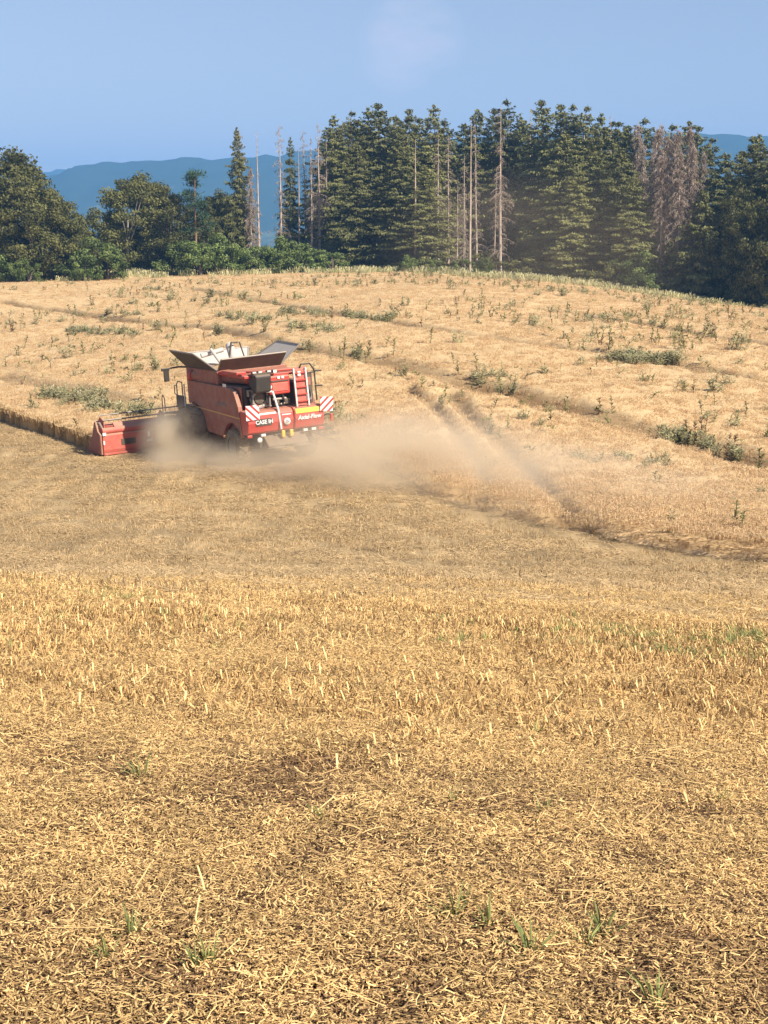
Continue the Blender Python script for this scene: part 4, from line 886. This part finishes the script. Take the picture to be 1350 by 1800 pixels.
# air intake duct and pipes in the dark bay
dm = MB(); pts = [(-0.78+0.30*math.cos(R(a)), 0.42, 2.42+0.30*math.sin(R(a))) for a in range(100, 345, 22)]; dm.tube(pts, 0.085, 9); dm.build('air_hose', M['steel'], root)
MB().cyl((-0.78, 0.52, 2.45), (-0.78, 0.36, 2.45), 0.20, n=16).build('fan_housing', M['dark'], root)
MB().tube([(-1.2, 0.45, 2.13), (-0.7, 0.38, 2.17), (-0.3, 0.45, 2.12)], 0.05).tube([(-0.36, 0.4, 2.12), (-0.36, 0.4, 2.5)], 0.045).tube([(-0.25, 0.35, 2.36), (0.3, 0.35, 2.36)], 0.05).tube([(0.05, 0.35, 2.15), (0.42, 0.35, 2.22)], 0.045).build('pipes', M['steel'], root)
MB().box((-0.2, 0.3, 2.12), (0.0, 0.5, 2.3)).box((0.22, 0.3, 2.14), (0.44, 0.5, 2.34)).build('hydraulic_block', M['dark'], root, 0.02)
MB().tube([(-0.5, 0.3, 2.6), (-0.55, 0.25, 2.35), (-0.48, 0.3, 2.1)], 0.03).tube([(0.12, 0.28, 2.55), (0.18, 0.25, 2.3), (0.1, 0.3, 2.08)], 0.028).tube([(-1.15, 0.4, 2.75), (-1.1, 0.35, 2.4), (-1.18, 0.4, 2.1)], 0.04).tube([(1.2, 0.25, 2.7), (1.28, 0.22, 2.4), (1.15, 0.25, 2.1)], 0.03).build('hoses', M['black'], root)
MB().box((1.1, 0.24, 2.2), (1.34, 0.32, 2.45)).box((-1.22, 0.42, 2.55), (-0.95, 0.56, 2.8)).build('junction_box', M['steel'], root, 0.015)
MB().tube([(-0.62, 0.1, 2.70), (-0.40, 0.02, 2.70), (-0.30, -0.14, 2.05), (-0.26, -0.22, 1.3)], 0.04).build('grab_pole', M['white'], root)
# rear ladder
ld = MB().prism([(0.22, 3.42), (0.10, 3.42), (-0.02, 2.06), (0.12, 2.06)], 0.56, 1.00).build('ladder_plate', M['header_red'], root, 0.015)
for x_ in (0.53, 1.03): MB().tube([(x_, 0.05, 3.46), (x_, -0.08, 2.05)], 0.035).build('ladder_rail', M['white'], root)
for i in range(5):
    f = (i+0.5)/5; MB().box((0.55, -0.09+0.13*(f)-0.03, 2.08+1.3*f), (1.01, 0.06+0.13*f, 2.12+1.3*f)).build('rung', M['red'], root)
MB().box((0.68, 0.0, 3.16), (0.80, 0.085, 3.34)).build('sticker', M['white'], ld)
# right-hand side of the bay: dark red frame, radiator grille, black rails
MB().box((1.08, 0.3, 2.1), (1.42, 0.8, 3.2)).build('radiator_grille', M['dark'], root, 0.02)
MB().box((1.12, 0.27, 2.75), (1.34, 0.31, 3.05)).build('grille_plate', M['red_dusty_shaded'], root, 0.01)
MB().tube([(0.95, 0.35, 3.42), (0.98, 0.3, 3.56), (1.35, 0.3, 3.56), (1.52, 0.28, 3.30), (1.54, 0.25, 2.15)], 0.03).tube([(1.1, 0.3, 3.22), (1.5, 0.28, 3.22)], 0.025).build('deck_rail', M['black'], root)
for z_ in (3.28, 2.72): MB().tube([(1.5, 0.25, z_), (1.78, 0.2, z_-0.02)], 0.035).build('hinge_arm', M['black'], root)
# rear hood in three sections
def hood(x0, x1, mat, dz=0.0, dy=0.0): return MB().prism([(0.05+dy, 1.18), (-0.10+dy, 1.26), (-0.19+dy, 1.62), (-0.14+dy, 1.92+dz), (0.0+dy, 2.03+dz), (0.5, 2.07+dz), (0.5, 1.18)], x0, x1).build('rear_hood', mat, root, 0.04)
h1 = hood(-1.58, -0.30, M['red']); h2 = hood(-0.27, 0.33, M['red'], 0.0, 0.035); h3 = hood(0.36, 1.58, M['red'])
tilt_b = math.atan2(0.09, 0.36)
MB().slab([(-1.26, -0.205, 1.52), (-0.60, -0.205, 1.52), (-0.60, -0.182, 1.76), (-1.26, -0.182, 1.76)], 0.012).build('badge', M['black'], h1)
text_part('CASE IH', 0.20, M['white'], h1, (-0.93, -0.207, 1.64), (R(90)-0.09, 0, 0))
MB().box((-1.12, -0.165, 1.90), (-0.42, -0.13, 1.97)).build('hood_edge', M['white'], h1)
MB().lathe([(0.0, 0.0), (0.135, 0.0), (0.135, 0.02)], (0.03, -0.178, 1.56), (0, 1, 0), 20).build('speed_disc', M['white'], h2)
text_part('25', 0.13, M['black'], h2, (0.03, -0.185, 1.56), BACK, ext=0.003)
MB().box((-0.16, -0.150, 1.80), (0.22, -0.128, 1.84)).build('sticker', M['white'], h2)
MB().slab([(0.40, -0.186, 1.80), (1.50, -0.186, 1.80), (1.50, -0.155, 1.975), (0.40, -0.155, 1.975)], 0.02).build('yellow_band', M['yellow'], h3)
text_part('Axial-Flow', 0.225, M['white'], h3, (0.95, -0.200, 1.63), (R(90)-0.09, 0, 0), shear=0.25)
# warning boards
for x0, x1, sg in ((-1.66, -1.12, 1), (1.42, 1.96, -1)):
    wbm = MB().box((-0.27, -0.012, -0.27), (0.27, 0.012, 0.27)).build('warning_board', M['stripes'], root); wbm.location = ((x0+x1)/2, -0.22, 2.03); wbm.scale = (sg, 1, 1)
    if sg < 0: wbm.rotation_euler = (0, R(6), 0)
# lamps, hitch and fittings below the hood
for x_ in (-0.14, 0.20):
    hk = MB().box((x_-0.07, -0.16, 0.98), (x_+0.07, -0.05, 1.24)).build('yellow_hook', M['yellow'], root, 0.03)
for x_ in (-1.12,): MB().lathe([(0.0, 0.0), (0.09, 0.0), (0.10, 0.05), (0.04, 0.12)], (x_, -0.14, 0.98), (0, 1, 0), 16).build('round_lamp', M['lamp'], root)
for x_ in (-1.5, -0.95, 0.8, 1.15, 1.45): MB().box((x_-0.09, -0.12, 1.10), (x_+0.09, -0.04, 1.19)).build('tail_lamp', M['redlamp'] if abs(x_) > 1.3 else M['lamp'], root, 0.01)
MB().tube([(1.5, 0.0, 1.5), (1.72, -0.05, 1.62), (1.95, -0.05, 1.62)], 0.028).build('lamp_arm', M['black'], root)
MB().box((1.91, -0.10, 1.34), (2.0, 0.0, 1.64)).build('marker_lamp', M['redlamp'], root, 0.02)
MB().tube([(1.1, -0.02, 1.12), (1.5, -0.35, 0.86), (2.0, -0.30, 0.86), (1.85, 0.0, 1.10), (1.45, 0.05, 1.12)], 0.025).tube([(0.95, 0, 1.1), (1.45, -0.4, 0.84)], 0.03).build('guard_loop', M['black'], root)
MB().box((-1.0, 0.15, 0.62), (1.0, 1.0, 1.16)).prism([(0.15, 1.1), (-0.28, 0.72), (-0.24, 0.66), (0.2, 0.7)], -0.85, 0.85).build('straw_chopper', M['dark'], root, 0.03)
for x_ in (-0.5, 0.5): MB().lathe([(0.02, 0.12), (0.36, 0.05), (0.40, 0.0), (0.02, 0.0)], (x_, -0.12, 0.62), (0, 0, 1), 18).build('spreader_disc', M['dark'], root)
# axles and wheels
MB().box((-1.7, 4.45, 0.8), (1.7, 4.75, 1.1)).box((-1.2, 1.05, 0.5), (1.2, 1.35, 0.75)).build('axle', M['dark'], root, 0.02)
def wheel(x_, y_, r, w):
    s = 1 if x_ > 0 else -1
    o = MB().lathe([(r*0.55, -w/2), (r*0.86, -w/2), (r*0.96, -w*0.38), (r*0.96, w*0.38), (r*0.86, w/2), (r*0.55, w/2)], (x_, y_, r), (1, 0, 0), 32)
    for i in range(20):
        a = 2*math.pi*i/20
        for sd in (-1, 1):
            mt = Matrix.Translation((x_, y_, r)) @ Matrix.Rotation(a+(0.08 if sd > 0 else 0), 4, 'X') @ Matrix.Translation((sd*w*0.23, 0, r*0.965)) @ Matrix.Rotation(sd*0.6, 4, 'Z')
            o.box((-w*0.27, -0.035, -0.03), (w*0.27, 0.035, 0.035), mat=mt)
    wp = o.build('wheel', M['tyre'], root)
    MB().lathe([(r*0.56, -w*0.42), (r*0.52, -w*0.3), (r*0.2, s*0.1-0.03), (r*0.2, s*0.1+0.03), (r*0.52, w*0.3), (r*0.56, w*0.42)], (x_, y_, r), (1, 0, 0), 24).cyl((x_-0.15, y_, r), (x_+0.15, y_, r), r*0.2, n=12).build('rim', M['steel'], wp)
for s in (-1, 1): wheel(s*1.78, 4.6, 0.98, 0.72); wheel(s*1.42, 1.2, 0.66, 0.5)
# cab, steps and mirrors
cb = MB().box((-0.82, 5.38, 1.75), (0.82, 6.35, 3.15)).build('cab', M['glass'], root, 0.06)
MB().box((-0.9, 5.36, 3.15), (0.9, 6.5, 3.36)).build('cab_roof', M['red_dusty_shaded'], root, 0.06)
MB().tube([(-0.85, 6.2, 3.30), (-1.4, 6.3, 3.36), (-1.95, 6.35, 3.32)], 0.035).build('mirror_arm', M['black'], root)
MB().box((-2.05, 6.3, 2.82), (-1.83, 6.38, 3.32)).box((-2.14, 6.3, 3.24), (-1.8, 6.38, 3.36)).build('mirror', M['black'], root, 0.02)
MB().tube([(0.85, 6.2, 3.30), (1.4, 6.3, 3.36), (1.95, 6.35, 3.32)], 0.035).build('mirror_arm', M['black'], root)
MB().box((1.83, 6.3, 2.82), (2.05, 6.38, 3.32)).build('mirror', M['black'], root, 0.02)
MB().box((-1.62, 5.5, 1.75), (-0.85, 6.4, 1.83)).box((-1.62, 5.55, 1.83), (-1.5, 6.3, 2.25)).build('platform', M['dark'], root, 0.02)
MB().tube([(-1.6, 5.65, 2.25), (-1.6, 5.65, 2.80), (-1.6, 6.05, 2.82), (-1.6, 6.2, 2.70), (-1.6, 6.2, 2.25)], 0.025).tube([(-1.6, 6.2, 2.65), (-1.6, 6.42, 2.62), (-1.6, 6.45, 2.3), (-1.6, 6.2, 2.25)], 0.022).build('platform_rail', M['steel'], root)
MB().tube([(-1.63, 5.38, 2.75), (-1.63, 5.38, 1.75)], 0.03).build('grab_pole', M['white'], root)
MB().tube([(-2.1, 6.35, 1.55), (-2.1, 6.35, 2.15), (-2.1, 6.5, 2.3), (-2.1, 6.62, 2.15), (-2.1, 6.62, 1.5)], 0.022).build('step_rail', M['steel'], root)
stp = MB()
for z_ in (0.55, 0.9, 1.25, 1.6): stp.box((-2.15, 5.6, z_), (-1.75, 6.2, z_+0.04))
stp.build('steps', M['dark'], root)
MB().prism([(5.4, 0.95), (5.4, 1.75), (7.3, 0.95), (7.3, 0.3)], -0.7, 0.7).build('feeder_house', M['red_dusty_shaded'], root, 0.03)
# header with reel
HW = 4.55
hp = MB().prism([(7.20, 0.16), (7.16, 0.28), (7.16, 0.86), (7.24, 0.92), (7.36, 0.92), (7.36, 0.16)], -HW+0.03, HW-0.03).build('header_back', M['header_red'], root, 0.02)
MB().box((-HW+0.03, 7.12, 0.08), (HW-0.03, 7.4, 0.16)).build('header_sill', M['header_red'], hp)
MB().cyl((-HW+0.06, 7.3, 1.03), (HW-0.06, 7.3, 1.03), 0.13, n=14).build('header_beam', M['header_red'], hp)
MB().prism([(7.36, 0.92), (7.36, 1.12), (7.62, 1.30), (7.66, 1.28), (7.42, 0.92)], -3.9, HW-0.5).build('header_hood', M['header_red'], hp, 0.01)
MB().box((-3.75, 7.135, 0.42), (-3.15, 7.165, 0.66)).build('recess', M['dark'], hp, 0.01)
MB().box((-2.62, 7.14, 0.62), (-2.52, 7.165, 0.82)).box((-2.66, 7.14, 0.42), (-2.42, 7.165, 0.52)).build('sticker', M['white'], hp)
MB().box((-HW+0.02, 7.10, 0.86), (-HW+0.16, 7.16, 0.98)).build('reflector', M['lamp'], hp)
MB().box((-HW+0.03, 7.12, 0.50), (-HW+0.09, 7.165, 0.66)).build('reflector', M['lamp'], hp)
MB().prism([(7.36, 0.08), (7.36, 0.16), (8.5, 0.10), (8.5, 0.06)], -HW, HW).build('header_floor', M['steel'], root)
MB().cyl((-HW+0.1, 7.75, 0.48), (HW-0.1, 7.75, 0.48), 0.22, n=14).build('cross_auger', M['red_dusty_shaded'], root)
for s in (-1, 1):
    e = MB().prism([(7.16, 0.10), (7.16, 0.90), (7.42, 1.02), (7.62, 1.40), (7.74, 1.38), (8.05, 0.85), (8.75, 0.2), (8.9, 0.06)], s*HW, s*(HW+0.08)).build('end_shield', M['red_dusty_shaded'], root, 0.02)
    MB().tube([(s*(HW-0.12), 7.25, 1.02), (s*(HW-0.14), 7.7, 1.30), (s*(HW-0.16), 8.15, 1.22)], 0.055).build('reel_arm', M['steel'], root)
rl = MB().cyl((-HW+0.3, 8.1, 1.12), (HW-0.3, 8.1, 1.12), 0.11, n=12).build('reel_tube', M['header_red'], root)
for i in range(6):
    a = R(60*i+22); y_, z_ = 8.1+0.45*math.cos(a), 1.12+0.45*math.sin(a)
    bar = MB().cyl((-HW+0.3, y_, z_), (HW-0.3, y_, z_), 0.028, n=6); 
    for k in range(40):
        xk = -HW+0.4+k*(2*HW-0.8)/39; bar.cyl((xk, y_, z_), (xk, y_-0.03, z_-0.2), 0.008, 0.004, 4, caps=False)
    bar.build('reel_bar', M['steel'], rl)
for xk in (-HW+0.35, -1.6, 1.6, HW-0.35): 
    MB().prism([(8.1+0.40*math.cos(R(60*i+22)), 1.12+0.40*math.sin(R(60*i+22))) for i in range(6)], xk-0.015, xk+0.015).build('reel_spider', M['header_red'], rl)
kn = MB().box((-HW, 8.48, 0.05), (HW, 8.54, 0.09))
for k in range(60): xk = -HW+0.08+k*(2*HW-0.16)/59; kn.prism([(xk-0.03, 8.54), (xk+0.03, 8.54), (xk, 8.66)], 0.06, 0.075, axis='z')
kn.build('knife', M['steel'], root)

# --- DUST ---
# ------------------------------------------------------------------ dust thrown up by the machine
def dust(center, radii, dens, col=(0.96, 0.86, 0.68), nscale=1.6, rz=0.0, edge=0.25, seed=0.0):
    bm = bmesh.new(); bmesh.ops.create_icosphere(bm, subdivisions=3, radius=1.0)
    me_ = bpy.data.meshes.new('dust_cloud'); bm.to_mesh(me_); bm.free()
    m = bpy.data.materials.new('dust'); m.use_nodes = True; n = m.node_tree.nodes; l = m.node_tree.links; n.clear()
    out = n.new('ShaderNodeOutputMaterial'); pv = n.new('ShaderNodeVolumePrincipled'); l.new(pv.outputs[0], out.inputs['Volume'])
    pv.inputs['Color'].default_value = rgb(col); pv.inputs['Anisotropy'].default_value = 0.15
    t = n.new('ShaderNodeTexCoord'); ln = n.new('ShaderNodeVectorMath'); ln.operation = 'LENGTH'; l.new(t.outputs['Object'], ln.inputs[0])
    mr = n.new('ShaderNodeMapRange'); mr.interpolation_type = 'SMOOTHERSTEP'; mr.inputs[1].default_value = 1.0; mr.inputs[2].default_value = edge; mr.inputs[3].default_value = 0; mr.inputs[4].default_value = 1; l.new(ln.outputs['Value'], mr.inputs[0])
    mp_ = n.new('ShaderNodeMapping'); mp_.inputs['Location'].default_value = (seed, seed*1.7, 0); l.new(t.outputs['Object'], mp_.inputs[0])
    q = n.new('ShaderNodeTexNoise'); q.inputs['Scale'].default_value = nscale; q.inputs['Detail'].default_value = 3; l.new(mp_.outputs[0], q.inputs['Vector'])
    m2 = n.new('ShaderNodeMapRange'); m2.inputs[1].default_value = 0.36; m2.inputs[2].default_value = 0.66; m2.inputs[3].default_value = 0.08; m2.inputs[4].default_value = 1.0; l.new(q.outputs['Fac'], m2.inputs[0])
    a = n.new('ShaderNodeMath'); a.operation = 'MULTIPLY'; l.new(mr.outputs[0], a.inputs[0]); l.new(m2.outputs[0], a.inputs[1])
    b = n.new('ShaderNodeMath'); b.operation = 'MULTIPLY'; l.new(a.outputs[0], b.inputs[0]); b.inputs[1].default_value = dens; l.new(b.outputs[0], pv.inputs['Density'])
    me_.materials.append(m); o = lk(bpy.data.objects.new('dust_cloud', me_)); o.location = center; o.scale = radii; o.rotation_euler = (0, 0, rz); tag(o, kind='stuff'); return o
def dloc(v, u, h): x_, y_ = loc_xy(v, u); return (x_, y_, Tz(x_, y_)+h)
dust(dloc(-2.3, 4.6, 0.55), (2.1, 2.5, 2.0), 2.4, seed=1.0, edge=0.1)          # round the front wheel
dust(dloc(-2.2, 1.4, 0.0), (3.6, 2.8, 1.35), 1.2, seed=2.2)                      # under the machine
dust(dloc(1.9, -5.2, 0.2), (8.2, 5.0, 3.1), 0.85, seed=3.1, rz=R(-20), edge=0.1, nscale=2.1)             # thrown out behind
dust(dloc(4.0, -12.0, 0.2), (6.5, 11.0, 2.2), 0.17, seed=4.3, rz=HEAD)            # trailing along the cut edge
dust((15, 150, Tz(15, 150)+4), (19, 14, 10), 0.011, col=(0.98, 0.84, 0.62), seed=5.5, nscale=1.2)   # old dust drifting towards the wood

# ------------------------------------------------------------------ air
bm = bmesh.new(); bmesh.ops.create_cube(bm, size=1.0); me = bpy.data.meshes.new('haze'); bm.to_mesh(me); bm.free()
hm = bpy.data.materials.new('haze'); hm.use_nodes = True; n = hm.node_tree.nodes; l = hm.node_tree.links; n.clear()
out = n.new('ShaderNodeOutputMaterial'); pv = n.new('ShaderNodeVolumePrincipled'); l.new(pv.outputs[0], out.inputs['Volume'])
pv.inputs['Color'].default_value = (0.20, 0.50, 1.0, 1); pv.inputs['Density'].default_value = 0.00029
me.materials.append(hm); hz = lk(bpy.data.objects.new('haze', me)); tag(hz, kind='stuff')
hz.scale = (11200, 6400, 400); hz.location = (0, 3100, 400/2-95)
